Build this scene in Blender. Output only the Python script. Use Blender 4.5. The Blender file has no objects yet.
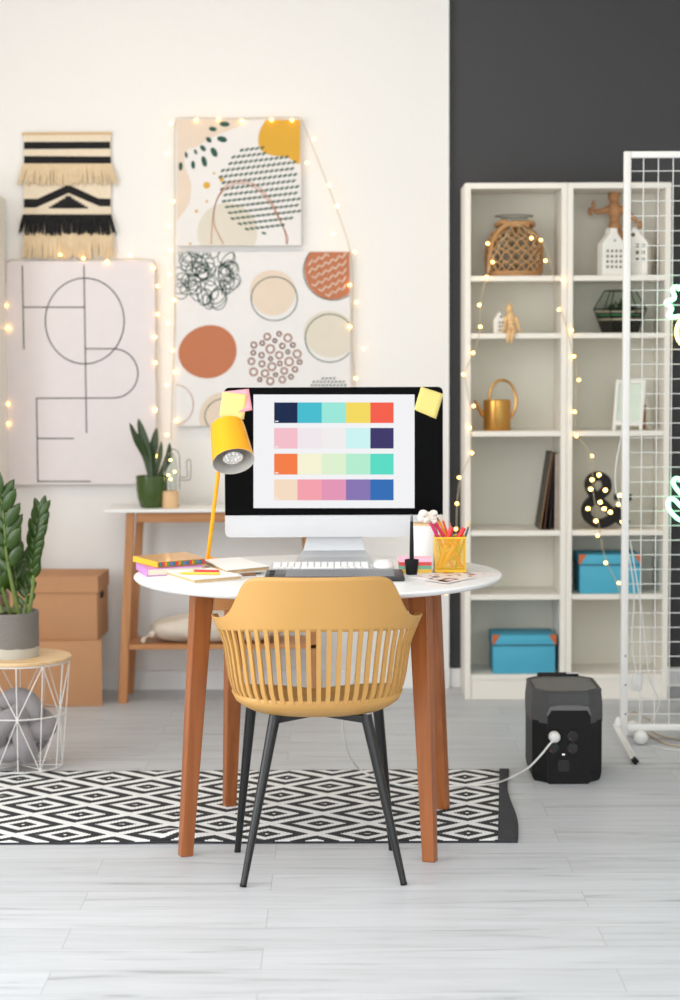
import bpy, bmesh, math, random
from mathutils import Vector, Matrix, Euler
random.seed(7)
PI = math.pi
sc = bpy.context.scene
COL = sc.collection

# ------------------------------------------------------------------ camera maths
CAMZ, PITCH, F = 1.36, math.radians(4.2), 2000.0
ROLL = 0.004
def ray(px, py):
    u, v = px-340, py-500
    dx, dy = (u-ROLL*v)/F, -(v+ROLL*u)/F
    return Vector((dx, math.cos(PITCH)+dy*math.sin(PITCH), -math.sin(PITCH)+dy*math.cos(PITCH)))
def P(px, py, Y):                       # a place seen at (px,py) standing at depth Y
    r = ray(px, py); k = Y/r.y
    return Vector((r.x*k, Y, CAMZ+r.z*k))
def G(px, py, z=0.0):                   # a place seen at (px,py) lying at height z
    r = ray(px, py); k = (z-CAMZ)/r.z
    return Vector((r.x*k, r.y*k, z))

# ------------------------------------------------------------------ materials
def lin(c):
    out = []
    for v in c[:3]:
        v = v/255.0
        out.append(v/12.92 if v <= 0.04045 else ((v+0.055)/1.055)**2.4)
    return (*out, 1.0)
MATS = {}
def mat(name, rgb, rough=0.6, metal=0.0, var=0.06, scale=12.0, bump=0.0, emit=None, estr=0.0,
        spec=0.5, coat=0.0, trans=0.0, stretch=(1,1,1), sheen=0.0):
    if name in MATS: return MATS[name]
    m = bpy.data.materials.new(name); m.use_nodes = True
    nt = m.node_tree; b = nt.nodes['Principled BSDF']
    b.inputs['Roughness'].default_value = rough
    b.inputs['Metallic'].default_value = metal
    b.inputs['Specular IOR Level'].default_value = spec
    b.inputs['Coat Weight'].default_value = coat
    b.inputs['Transmission Weight'].default_value = trans
    b.inputs['Sheen Weight'].default_value = sheen
    c = lin(rgb)
    tc = nt.nodes.new('ShaderNodeTexCoord'); mp = nt.nodes.new('ShaderNodeMapping')
    mp.inputs['Scale'].default_value = stretch
    nz = nt.nodes.new('ShaderNodeTexNoise'); nz.inputs['Scale'].default_value = scale
    nz.inputs['Detail'].default_value = 4
    nt.links.new(tc.outputs['Object'], mp.inputs['Vector']); nt.links.new(mp.outputs[0], nz.inputs['Vector'])
    mx = nt.nodes.new('ShaderNodeMix'); mx.data_type = 'RGBA'
    mx.inputs['A'].default_value = tuple(v*(1-var) for v in c[:3])+(1,)
    mx.inputs['B'].default_value = tuple(min(1, v*(1+var)) for v in c[:3])+(1,)
    nt.links.new(nz.outputs['Fac'], mx.inputs['Factor'])
    nt.links.new(mx.outputs['Result'], b.inputs['Base Color'])
    if bump:
        bp = nt.nodes.new('ShaderNodeBump'); bp.inputs['Strength'].default_value = bump
        bp.inputs['Distance'].default_value = 0.01
        nt.links.new(nz.outputs['Fac'], bp.inputs['Height']); nt.links.new(bp.outputs[0], b.inputs['Normal'])
    if emit:
        b.inputs['Emission Color'].default_value = lin(emit) if max(emit) > 3 else (*emit, 1)
        b.inputs['Emission Strength'].default_value = estr
    MATS[name] = m; return m
def wood(name, a, b_, axis='Z', rough=0.45, scale=9.0, ratio=14.0):
    if name in MATS: return MATS[name]
    m = bpy.data.materials.new(name); m.use_nodes = True
    nt = m.node_tree; b = nt.nodes['Principled BSDF']; b.inputs['Roughness'].default_value = rough
    tc = nt.nodes.new('ShaderNodeTexCoord'); mp = nt.nodes.new('ShaderNodeMapping')
    s = [ratio]*3; s['XYZ'.index(axis)] = 1.0
    mp.inputs['Scale'].default_value = s
    nz = nt.nodes.new('ShaderNodeTexNoise'); nz.inputs['Scale'].default_value = scale/3
    nz.inputs['Detail'].default_value = 6; nz.inputs['Distortion'].default_value = 0.6
    cr = nt.nodes.new('ShaderNodeValToRGB'); cr.color_ramp.elements[0].position = 0.3; cr.color_ramp.elements[1].position = 0.7
    cr.color_ramp.elements[0].color = lin(a); cr.color_ramp.elements[1].color = lin(b_)
    nt.links.new(tc.outputs['Object'], mp.inputs[0]); nt.links.new(mp.outputs[0], nz.inputs['Vector'])
    nt.links.new(nz.outputs['Fac'], cr.inputs[0]); nt.links.new(cr.outputs[0], b.inputs['Base Color'])
    MATS[name] = m; return m
def glass(name, tint=(240,245,242), amount=0.12):
    if name in MATS: return MATS[name]
    m = bpy.data.materials.new(name); m.use_nodes = True
    nt = m.node_tree; nt.nodes.clear()
    out = nt.nodes.new('ShaderNodeOutputMaterial'); mx = nt.nodes.new('ShaderNodeMixShader')
    tr = nt.nodes.new('ShaderNodeBsdfTransparent'); gl = nt.nodes.new('ShaderNodeBsdfGlossy')
    gl.inputs['Roughness'].default_value = 0.05; tr.inputs['Color'].default_value = lin(tint)
    lw = nt.nodes.new('ShaderNodeLayerWeight'); lw.inputs['Blend'].default_value = amount
    nt.links.new(lw.outputs['Facing'], mx.inputs['Fac']); nt.links.new(tr.outputs[0], mx.inputs[1]); nt.links.new(gl.outputs[0], mx.inputs[2])
    nt.links.new(mx.outputs[0], out.inputs[0]); MATS[name] = m; return m
def glow(name, rgb, strength):
    if name in MATS: return MATS[name]
    m = mat(name, (255,255,255), rough=0.4, var=0.01)
    b = m.node_tree.nodes['Principled BSDF']
    b.inputs['Emission Color'].default_value = (*rgb, 1); b.inputs['Emission Strength'].default_value = strength
    return m

# ------------------------------------------------------------------ mesh builder
class MB:
    def __init__(s, *mats):
        s.v = []; s.f = []; s.mi = []; s.mats = list(mats)
    def _add(s, vs, fs, mi=0, M=None):
        o = len(s.v)
        s.v += [(M @ Vector(v)) if M else Vector(v) for v in vs]
        s.f += [tuple(i+o for i in f) for f in fs]; s.mi += [mi]*len(fs)
        return s
    def box(s, c, size, mi=0, M=None, bev=0.0, seg=2):
        x, y, z = (d/2 for d in size); T = Matrix.Translation(c)
        if M: T = M @ T
        if bev > 0:
            bm = bmesh.new(); bmesh.ops.create_cube(bm, size=1)
            for v in bm.verts: v.co = Vector((v.co.x*size[0], v.co.y*size[1], v.co.z*size[2]))
            bmesh.ops.bevel(bm, geom=bm.edges[:], offset=bev, segments=seg, affect='EDGES', profile=0.5)
            bm.verts.index_update()
            s._add([v.co.copy() for v in bm.verts], [[v.index for v in f.verts] for f in bm.faces], mi, T); bm.free()
            return s
        vs = [(-x,-y,-z),(x,-y,-z),(x,y,-z),(-x,y,-z),(-x,-y,z),(x,-y,z),(x,y,z),(-x,y,z)]
        fs = [(3,2,1,0),(4,5,6,7),(0,1,5,4),(1,2,6,5),(2,3,7,6),(3,0,4,7)]
        return s._add(vs, fs, mi, T)
    def span(s, a, b, mi=0, bev=0.0):
        a, b = Vector(a), Vector(b)
        return s.box((a+b)/2, [abs(t) for t in (b-a)], mi, None, bev)
    def lathe(s, prof, n=32, mi=0, M=None, cap=(True, True), c=(0,0,0)):
        T = Matrix.Translation(c)
        if M: T = M @ T
        vs = []; fs = []
        for r, z in prof:
            for k in range(n):
                a = 2*PI*k/n; vs.append((r*math.cos(a), r*math.sin(a), z))
        for j in range(len(prof)-1):
            for k in range(n):
                k2 = (k+1) % n
                fs.append((j*n+k, j*n+k2, (j+1)*n+k2, (j+1)*n+k))
        if cap[0]: fs.append(tuple(reversed(range(n))))
        if cap[1]: fs.append(tuple(range((len(prof)-1)*n, len(prof)*n)))
        return s._add(vs, fs, mi, T)
    def cyl(s, a, b, r0, r1=None, n=16, mi=0):
        a, b = Vector(a), Vector(b); d = b-a; r1 = r0 if r1 is None else r1
        M = Matrix.Translation(a) @ d.to_track_quat('Z', 'Y').to_matrix().to_4x4()
        return s.lathe([(r0, 0), (r1, d.length)], n, mi, M)
    def ball(s, c, r, n=16, mi=0, sc_=(1,1,1), M=None):
        pr = [(max(1e-5, r*math.sin(PI*j/(n//2))), -r*math.cos(PI*j/(n//2))) for j in range(n//2+1)]
        T = Matrix.Translation(c) @ Matrix.Diagonal((*sc_, 1))
        if M: T = M @ T
        return s.lathe(pr, n, mi, T, (False, False))
    def tube(s, pts, r, n=8, mi=0, closed=False, smooth=0):
        pts = [Vector(p) for p in pts]
        if smooth: pts = catmull(pts, smooth, closed)
        m = len(pts); rs = r if callable(r) else (lambda t: r)
        vs = []; up = None
        for i, p in enumerate(pts):
            a = pts[(i-1) % m] if (closed or i > 0) else p
            b = pts[(i+1) % m] if (closed or i < m-1) else p
            t = (b-a).normalized()
            if up is None:
                up = Vector((0,0,1)) if abs(t.z) < 0.9 else Vector((1,0,0))
            up = (up - t*up.dot(t))
            up = up.normalized() if up.length > 1e-6 else t.orthogonal().normalized()
            sd = t.cross(up); rr = rs(i/max(1, m-1))
            for k in range(n):
                an = 2*PI*k/n; vs.append(p + up*(rr*math.cos(an)) + sd*(rr*math.sin(an)))
        fs = []
        for i in range(m if closed else m-1):
            j = (i+1) % m
            for k in range(n):
                k2 = (k+1) % n; fs.append((i*n+k, i*n+k2, j*n+k2, j*n+k))
        if not closed:
            fs.append(tuple(reversed(range(n)))); fs.append(tuple(range((m-1)*n, m*n)))
        return s._add(vs, fs, mi)
    def prism(s, poly, z0, z1, mi=0, M=None):         # polygon in XY pushed along Z
        n = len(poly)
        vs = [(x, y, z0) for x, y in poly] + [(x, y, z1) for x, y in poly]
        fs = [tuple(reversed(range(n))), tuple(range(n, 2*n))] + [(k, (k+1) % n, n+(k+1) % n, n+k) for k in range(n)]
        return s._add(vs, fs, mi, M)
    def grid(s, rows, mi=0, closed=False, flip=False):
        nr = len(rows); nc = len(rows[0]); vs = [p for r in rows for p in r]; fs = []
        for i in range(nr-1):
            for j in range(nc if closed else nc-1):
                k = (j+1) % nc; q = (i*nc+j, i*nc+k, (i+1)*nc+k, (i+1)*nc+j)
                fs.append(q[::-1] if flip else q)
        return s._add(vs, fs, mi)
    def build(s, name, parent=None, world=False, smooth=True, solid=0.0, bev=0.0, sub=0, loc=None, angle=0.6):
        off = Vector((0,0,0))
        if world and parent is not None:
            root = parent
            while root.parent: root = root.parent
            off = Vector(root.location)
        me = bpy.data.meshes.new(name)
        me.from_pydata([tuple(v-off) for v in s.v], [], s.f)
        for m in s.mats: me.materials.append(m)
        if len(s.mats) > 1: me.polygons.foreach_set('material_index', s.mi)
        bm = bmesh.new(); bm.from_mesh(me); bmesh.ops.recalc_face_normals(bm, faces=bm.faces[:]) ; bm.to_mesh(me); bm.free()
        if smooth:
            me.polygons.foreach_set('use_smooth', [True]*len(me.polygons)); me.set_sharp_from_angle(angle=angle)
        me.update()
        o = bpy.data.objects.new(name, me); COL.objects.link(o)
        if parent is not None: o.parent = parent
        if loc is not None: o.location = loc
        if solid:
            k = o.modifiers.new('Solid', 'SOLIDIFY'); k.thickness = solid; k.offset = 0
        if bev:
            k = o.modifiers.new('Bevel', 'BEVEL'); k.width = bev; k.segments = 2; k.limit_method = 'ANGLE'
        if sub:
            k = o.modifiers.new('Sub', 'SUBSURF'); k.levels = sub; k.render_levels = sub
        return o
def catmull(pts, n, closed=False):
    out = []; m = len(pts)
    for i in range(m if closed else m-1):
        if closed: p0, p1, p2, p3 = pts[(i-1) % m], pts[i], pts[(i+1) % m], pts[(i+2) % m]
        else: p0, p1, p2, p3 = pts[max(i-1,0)], pts[i], pts[i+1], pts[min(i+2,m-1)]
        for k in range(n):
            t = k/n
            out.append(0.5*((2*p1)+(p2-p0)*t+(2*p0-5*p1+4*p2-p3)*t*t+(3*p1-p0-3*p2+p3)*t**3))
    if not closed: out.append(pts[-1])
    return out
def thing(name, label, cat, loc=(0,0,0), rz=0.0, group=None):
    o = bpy.data.objects.new(name, None); COL.objects.link(o); o.empty_display_size = 0.05
    o.location = loc; o.rotation_euler = (0,0,rz); o['label'] = label; o['category'] = cat
    if group: o['group'] = group
    return o
def tag(o, label, cat, group=None):
    o['label'] = label; o['category'] = cat
    if group: o['group'] = group
    return o
def struct(o): o['kind'] = 'structure'; return o
def rounded(w, h, r, n=6):              # rounded rectangle outline centred on 0
    pts = []
    for cx, cy, a0 in ((w/2-r, h/2-r, 0), (-w/2+r, h/2-r, PI/2), (-w/2+r, -h/2+r, PI), (w/2-r, -h/2+r, 1.5*PI)):
        for k in range(n+1):
            a = a0 + PI/2*k/n; pts.append((cx+r*math.cos(a), cy+r*math.sin(a)))
    return pts
XZ = Matrix(((1,0,0,0),(0,0,1,0),(0,1,0,0),(0,0,0,1)))    # (x,y,z)->(x,z,y): polygon drawn in XZ, pushed along Y

# palette
WHITE = mat('white_lacquer', (236,236,234), 0.4, var=0.02)
STEELW = mat('white_powder_coat', (232,231,228), 0.35, var=0.02)
BLACK = mat('black_matte', (22,22,24), 0.5, var=0.1, spec=0.2)

# ------------------------------------------------------------------ room
YW = 8.05
XE = P(448.5, 500, YW).x                      # where the white wall stops
ZC = 3.0; XL, XR, YB = -2.7, 2.7, -1.6
def wallmat():
    m = bpy.data.materials.new('white_wall_paint'); m.use_nodes = True
    nt = m.node_tree; b = nt.nodes['Principled BSDF']; b.inputs['Roughness'].default_value = 0.9
    tc = nt.nodes.new('ShaderNodeTexCoord'); nz = nt.nodes.new('ShaderNodeTexNoise'); nz.inputs['Scale'].default_value = 60
    mx = nt.nodes.new('ShaderNodeMix'); mx.data_type = 'RGBA'
    mx.inputs['A'].default_value = lin((236,234,232)); mx.inputs['B'].default_value = lin((239,237,235))
    bp = nt.nodes.new('ShaderNodeBump'); bp.inputs['Strength'].default_value = 0.05
    nt.links.new(tc.outputs['Object'], nz.inputs[0]); nt.links.new(nz.outputs[0], mx.inputs['Factor'])
    nt.links.new(mx.outputs['Result'], b.inputs['Base Color']); nt.links.new(nz.outputs[0], bp.inputs['Height']); nt.links.new(bp.outputs[0], b.inputs['Normal'])
    return m
WALL = wallmat()
DARKWALL = mat('charcoal_wall_paint', (57,57,60), 0.6, var=0.03, scale=40, bump=0.04)
def floormat():
    m = bpy.data.materials.new('pale_grey_laminate'); m.use_nodes = True
    nt = m.node_tree; L = nt.links.new; N = nt.nodes.new
    b = nt.nodes['Principled BSDF']; b.inputs['Roughness'].default_value = 0.42; b.inputs['Specular IOR Level'].default_value = 0.4
    tc = N('ShaderNodeTexCoord')
    br = N('ShaderNodeTexBrick'); br.offset = 0.37; br.offset_frequency = 2; br.squash = 1
    br.inputs['Scale'].default_value = 1.0; br.inputs['Brick Width'].default_value = 1.25; br.inputs['Row Height'].default_value = 0.163
    br.inputs['Mortar Size'].default_value = 0.0011; br.inputs['Mortar Smooth'].default_value = 0.2; br.inputs['Bias'].default_value = 0.0
    br.inputs['Color1'].default_value = (0.0,0,0,1); br.inputs['Color2'].default_value = (1,1,1,1); br.inputs['Mortar'].default_value = (0.5,0.5,0.5,1)
    mp0 = N('ShaderNodeMapping'); mp0.inputs['Location'].default_value = (0.18, 0.065, 0); L(tc.outputs['Object'], mp0.inputs[0]); L(mp0.outputs[0], br.inputs[0])
    # per-plank offset for grain
    mp = N('ShaderNodeMapping'); mp.inputs['Scale'].default_value = (1.3, 16, 1)
    comb = N('ShaderNodeVectorMath'); comb.operation = 'MULTIPLY_ADD'
    comb.inputs[1].default_value = (7, 3, 5); L(br.outputs['Color'], comb.inputs[0]); L(tc.outputs['Object'], comb.inputs[2])
    L(comb.outputs[0], mp.inputs[0])
    nz = N('ShaderNodeTexNoise'); nz.inputs['Scale'].default_value = 1.6; nz.inputs['Detail'].default_value = 9; nz.inputs['Roughness'].default_value = 0.62; nz.inputs['Distortion'].default_value = 0.9
    L(mp.outputs[0], nz.inputs['Vector'])
    cr = N('ShaderNodeValToRGB'); e = cr.color_ramp.elements
    e[0].position = 0.28; e[0].color = lin((156,158,162)); e[1].position = 0.58; e[1].color = lin((202,205,210))
    e2 = cr.color_ramp.elements.new(0.42); e2.color = lin((193,196,200))
    L(nz.outputs['Fac'], cr.inputs[0])
    mul = N('ShaderNodeMix'); mul.data_type = 'RGBA'; mul.blend_type = 'MULTIPLY'; mul.inputs['Factor'].default_value = 1
    pr = N('ShaderNodeValToRGB'); pr.color_ramp.elements[0].color = (0.90,0.90,0.90,1); pr.color_ramp.elements[1].color = (1,1,1,1)
    L(br.outputs['Color'], pr.inputs[0]); L(cr.outputs[0], mul.inputs['A']); L(pr.outputs[0], mul.inputs['B'])
    gap = N('ShaderNodeMix'); gap.data_type = 'RGBA'; gap.inputs['B'].default_value = lin((168,168,170))
    L(br.outputs['Fac'], gap.inputs['Factor']); L(mul.outputs['Result'], gap.inputs['A']); L(gap.outputs['Result'], b.inputs['Base Color'])
    bp = N('ShaderNodeBump'); bp.inputs['Strength'].default_value = 0.15; bp.inputs['Distance'].default_value = 0.002; bp.invert = True
    L(br.outputs['Fac'], bp.inputs['Height']); L(bp.outputs[0], b.inputs['Normal'])
    return m
struct(MB(floormat()).span((XL,YB,-0.1),(XR,YW+0.15,0)).build('floor', smooth=False))
CEIL = mat('ceiling_paint', (240,238,234), 0.9, var=0.01)
struct(MB(CEIL).span((XL,YB,ZC),(XR,YW+0.15,ZC+0.1)).build('ceiling', smooth=False))
struct(MB(WALL).span((XL,YW,0),(XE,YW+0.15,ZC)).build('wall_back', smooth=False))
struct(MB(DARKWALL).span((XE,YW+0.03,0),(XR,YW+0.15,ZC)).build('wall_accent', smooth=False))
struct(MB(WALL).span((XR,YB,0),(XR+0.12,YW+0.15,ZC)).build('wall_right', smooth=False))
TRIM = mat('white_trim', (238,238,238), 0.5, var=0.01)
struct(MB(TRIM).span((XE-0.012,YW-0.008,0.0),(XE+0.002,YW+0.03,ZC)).build('trim_1', smooth=False))
struct(MB(TRIM).span((XL,YW-0.014,0),(XE-0.012,YW,0.078)).build('baseboard_left', smooth=False, bev=0.003))
struct(MB(TRIM).span((XE+0.002,YW+0.016,0),(XR,YW+0.03,0.078)).build('baseboard_right', smooth=False, bev=0.003))
# left wall with two tall windows, back wall (behind the camera) with a wide one
def wall_with_openings(name, a, b, axis, ops):
    mb = MB(WALL); cur = a
    def seg(p0, p1, z0, z1):
        if axis == 'Y': mb.span((XL-0.15, p0, z0), (XL, p1, z1))
        else: mb.span((p0, YB-0.15, z0), (p1, YB, z1))
    for o0, o1, z0, z1 in ops:
        seg(cur, o0, 0, ZC); seg(o0, o1, 0, z0); seg(o0, o1, z1, ZC); cur = o1
    seg(cur, b, 0, ZC)
    return struct(mb.build(name, smooth=False))
LO = [(-0.6,1.6,0.4,2.7),(2.6,5.4,0.4,2.7)]; BO = [(-2.2,2.2,0.4,2.7)]
wall_with_openings('wall_left', YB, YW+0.15, 'Y', LO)
wall_with_openings('wall_rear', XL-0.15, XR+0.12, 'X', BO)
def window(n, axis, o0, o1, z0, z1):
    mb = MB(TRIM); g = MB(glass('window_glass')); k = 0.06
    def bar(p0, p1, q0, q1, m=mb, d0=-0.10, d1=-0.05):
        if axis == 'Y': m.span((XL+d0, p0, q0), (XL+d1, p1, q1))
        else: m.span((p0, YB+d0, q0), (p1, YB+d1, q1))
    bar(o0,o1,z0,z0+k); bar(o0,o1,z1-k,z1); bar(o0,o0+k,z0+k,z1-k); bar(o1-k,o1,z0+k,z1-k)
    mid = (o0+o1)/2; bar(mid-k/2, mid+k/2, z0+k, z1-k)
    f = struct(mb.build('window_%d' % n, smooth=False))
    bar(o0+k, mid-k/2, z0+k, z1-k, g, -0.08, -0.072); bar(mid+k/2, o1-k, z0+k, z1-k, g, -0.08, -0.072)
    g.build('pane', f, smooth=False)
window(1, 'Y', *LO[0]); window(2, 'Y', *LO[1]); window(3, 'X', *BO[0])

# ------------------------------------------------------------------ lights
def area(name, loc, rot, sx, sy, power, rgb=(1,1,1), spread=PI):
    L = bpy.data.lights.new(name, 'AREA'); L.shape = 'RECTANGLE'; L.size = sx; L.size_y = sy
    L.energy = power; L.color = rgb; L.spread = spread
    o = bpy.data.objects.new(name, L); COL.objects.link(o); o.location = loc; o.rotation_euler = rot; return o
area('daylight_rear_window', (0,YB+0.02,1.55), (PI/2,0,PI), 4.4, 2.3, 79, (0.98,0.99,1)).rotation_euler = (-PI/2, 0, PI)
area('daylight_left_front', (XL+0.02,0.5,1.55), (0,-PI/2,0), 2.3, 2.2, 42, (0.98,0.99,1))
area('daylight_left', (XL+0.02,4.0,1.55), (0,-PI/2,0), 2.3, 2.8, 84, (0.98,0.99,1))
area('ceiling_lamp_warm', (-0.6,6.6,2.95), (math.radians(18),0,0), 2.6, 0.5, 13, (1,0.80,0.55))
area('ceiling_fill', (0,2.8,2.97), (0,0,0), 3.0, 3.0, 37, (1,0.99,0.98))  # added overhead fill light, no real fixture there
w = bpy.data.worlds.new('World'); sc.world = w; w.use_nodes = True
w.node_tree.nodes['Background'].inputs[0].default_value = (0.85,0.92,1,1); w.node_tree.nodes['Background'].inputs[1].default_value = 1.0

# ------------------------------------------------------------------ rug
def rugmat(cx, cy):
    m = bpy.data.materials.new('woven_diamond_rug'); m.use_nodes = True
    nt = m.node_tree; L = nt.links.new; N = nt.nodes.new; b = nt.nodes['Principled BSDF']; b.inputs['Roughness'].default_value = 0.95
    tc = N('ShaderNodeTexCoord'); sep = N('ShaderNodeSeparateXYZ'); L(tc.outputs['Object'], sep.inputs[0])
    def M(op, a, b_=None, c=None):
        n = N('ShaderNodeMath'); n.operation = op
        for i, v in enumerate((a, b_, c)):
            if v is None: continue
            if isinstance(v, (int, float)): n.inputs[i].default_value = v
            else: L(v, n.inputs[i])
        return n.outputs[0]
    # quantise to the weave so that the diagonals step
    st = 0.0085
    y = M('SUBTRACT', sep.outputs[1], cy); x = M('SUBTRACT', M('SUBTRACT', sep.outputs[0], cx), M('MULTIPLY', y, 0.05))
    xq = M('MULTIPLY', M('ROUND', M('DIVIDE', x, st)), st)
    px, py = 0.285, 0.25
    def cell(xo, yo):
        u = M('ABSOLUTE', M('SUBTRACT', M('FRACT', M('ADD', M('DIVIDE', xq, px), 0.5+xo)), 0.5))
        v = M('ABSOLUTE', M('SUBTRACT', M('FRACT', M('ADD', M('DIVIDE', y, py), 0.5+yo)), 0.5))
        return M('MULTIPLY', M('ADD', u, v), 2.0)
    f = M('MINIMUM', cell(0,0), cell(0.5,0.5))
    def band(a, b_): return M('MULTIPLY', M('GREATER_THAN', f, a), M('LESS_THAN', f, b_))
    blk = M('MAXIMUM', band(0.05,0.29), band(0.54,0.84))
    nz = N('ShaderNodeTexNoise'); nz.inputs['Scale'].default_value = 180; L(tc.outputs['Object'], nz.inputs['Vector'])
    mx = N('ShaderNodeMix'); mx.data_type = 'RGBA'; L(blk, mx.inputs['Factor'])
    mx.inputs['A'].default_value = lin((234,234,234)); mx.inputs['B'].default_value = lin((38,39,42))
    L(mx.outputs['Result'], b.inputs['Base Color'])
    bp = N('ShaderNodeBump'); bp.inputs['Strength'].default_value = 0.4; bp.inputs['Distance'].default_value = 0.003
    L(nz.outputs['Fac'], bp.inputs['Height']); L(bp.outputs[0], b.inputs['Normal'])
    return m
c0 = G(466, 795); RB, RF = G(400,771.5).y, G(400,843).y
RUGDARK = mat('rug_charcoal_binding', (52,53,57), 0.95, var=0.15, scale=90, bump=0.3)
rug = thing('rug', 'black and white flatwoven rug with concentric diamonds under the desk', 'rug', (0, (RB+RF)/2, 0))
def rug_surface(x0, x1, y0, y1, nx, ny, edge=None):
    rows = []
    for j in range(ny+1):
        y = y0+(y1-y0)*j/ny; row = []
        for i in range(nx+1):
            t = i/nx; xr = edge(y) if edge else x1
            x = x0+(xr-x0)*t
            bumpc = G(172, 838); z = 0.0045
            d2 = ((x-bumpc.x-0.02)/0.075)**2 + ((y-bumpc.y)/0.06)**2
            z += 0.016*math.exp(-d2)
            row.append((x, y, z))
        rows.append(row)
    return rows
def edge_in(y):
    t = (y-RF)/(RB-RF); return G(498,843).x*(1-t)+G(499,770).x*t*1.0
def edge_out(y):
    t = (y-RF)/(RB-RF); return (G(518,843).x*(1-t)+G(507,770).x*t) + 0.008*math.sin(t*7)
LX = -1.75
mb = MB(rugmat(c0.x-0.001, c0.y-0.019-(RB+RF)/2)); mb.grid(rug_surface(LX+0.05, 0, RF+0.004, RB-0.004, 120, 50, edge_in)); mb.build('woven_field', rug, True, solid=0.005)
mb = MB(RUGDARK)
rows = []
for j in range(21):
    y = RF-0.006+(RB-RF+0.012)*j/20
    rows.append([(edge_in(y)+(edge_out(y)-edge_in(y))*i/4, y, 0.0048) for i in range(5)])
mb.grid(rows)
mb.build('end_band', rug, True, solid=0.0055)
mb = MB(RUGDARK); mb.grid([[(LX-0.01+0.06*i, RF-0.006+(RB-RF+0.012)*j/4, 0.0048) for i in range(2)] for j in range(5)]); mb.build('end_band', rug, True, solid=0.0055)
mb = MB(RUGDARK)
for yy in (RF-0.002, RB+0.002):
    pts = []
    for i in range(121):
        x = LX+0.05+(edge_in(yy)-LX-0.05)*i/120; bc = G(172,838)
        z = 0.0035+0.016*math.exp(-(((x-bc.x-0.02)/0.075)**2+((yy-bc.y)/0.06)**2)); pts.append((x, yy, z))
    mb.tube(pts, 0.0028, 6)
mb.build('edge_binding', rug, True)

# ------------------------------------------------------------------ bookcases
BCW = mat('offwhite_lacquer', (238,233,224), 0.45, var=0.02)
def bookcase(xl, xr, yf, yb, zt, shelf_z, label, extra_plinth=0.078):
    t = thing('bookcase', label, 'bookcase', ((xl+xr)/2, (yf+yb)/2, 0), 0, None)
    th = 0.022
    MB(BCW).span((xl,yf,0),(xl+th,yb,zt)).build('side_panel', t, True, False, bev=0.0015)
    MB(BCW).span((xr-th,yf,0),(xr,yb,zt)).build('side_panel', t, True, False, bev=0.0015)
    MB(BCW).span((xl+th,yf,zt-th),(xr-th,yb,zt)).build('top_panel', t, True, False, bev=0.001)
    MB(mat('bookcase_back', (231,227,214), 0.6, var=0.02)).span((xl+th,yb-0.006,0.07),(xr-th,yb,zt-th)).build('back_panel', t, True, False)
    for z in shelf_z:
        MB(BCW).span((xl+th+0.0005,yf+0.004,z-0.02),(xr-th-0.0005,yb-0.006,z)).build('shelf', t, True, False, bev=0.001)
    MB(BCW).span((xl+th,yf+0.008,0),(xr-th,yf+0.024,shelf_z[0]-0.02)).build('plinth', t, True, False)
    return t
YS = 7.78; YSB = YW+0.014
def zat(py, Y=YS): return P(340, py, Y).z
zt = zat(183.5)
sh = [zat(675.5), zat(595.5), zat(531.5), zat(432), zat(334), zat(276.5)]
XA0, XA1, XA2 = P(465,450,YS).x, P(566.5,450,YS).x, P(669.5,450,YS).x
bookcase(XA0, XA1-0.0005, YS, YSB, zt, sh, 'tall white open bookcase holding the wicker lantern and gold watering can')
bookcase(XA1+0.0005, XA2, YS, YSB, zt, sh, 'tall white open bookcase holding the ampersand light, behind the wire grid stand')
# thin white rack at the far left, built with the bookcase shape
YS2 = 7.70
zt2 = zat(190, YS2)
xr2 = P(-5.0, 450, YS2).x
bookcase(xr2-0.42, xr2, YS2, YW-0.016, zt2, [zat(q,YS2) for q in (676,590,438,393,339,284,236)], 'white rack edge built as a bookcase at the far left of the photo, behind the potted plant')

# ------------------------------------------------------------------ posters
YP = YW-0.026
def paint(name, rgb): return mat(name, rgb, 0.85, var=0.03, scale=20)
DX = lambda p: P(p[0], p[1], YP-0.014)
def flat(mb, pix, mi, lift=0.0):                  # painted shape on a canvas (thin paint layer)
    Yf = YP-0.0125-lift
    pts = [P(x, y, Yf) for x, y in pix]
    mb._add(pts, [tuple(range(len(pts)))], mi)
def ell(cx, cy, rx, ry, n=28, rot=0.0, wob=0.0, seed=0):
    rr = random.Random(seed); ph = rr.random()*6
    out = []
    for k in range(n):
        a = 2*PI*k/n; r = 1+wob*math.sin(2*a+ph)+wob*0.6*math.sin(3*a+ph*2)
        x, y = rx*r*math.cos(a), ry*r*math.sin(a)
        out.append((cx+x*math.cos(rot)-y*math.sin(rot), cy+x*math.sin(rot)+y*math.cos(rot)))
    return out
def clip(pix, x0, x1, y0, y1):
    def cut(ps, f, inter):
        out = []
        for i, p in enumerate(ps):
            q = ps[(i+1) % len(ps)]
            if f(p): out.append(p)
            if f(p) != f(q): out.append(inter(p, q))
        return out
    def ix(v): return lambda p, q: (v, p[1]+(q[1]-p[1])*(v-p[0])/(q[0]-p[0]))
    def iy(v): return lambda p, q: (p[0]+(q[0]-p[0])*(v-p[1])/(q[1]-p[1]), v)
    for f, it in ((lambda p: p[0] >= x0, ix(x0)), (lambda p: p[0] <= x1, ix(x1)), (lambda p: p[1] >= y0, iy(y0)), (lambda p: p[1] <= y1, iy(y1))):
        pix = cut(pix, f, it)
        if not pix: return []
    return pix
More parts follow.
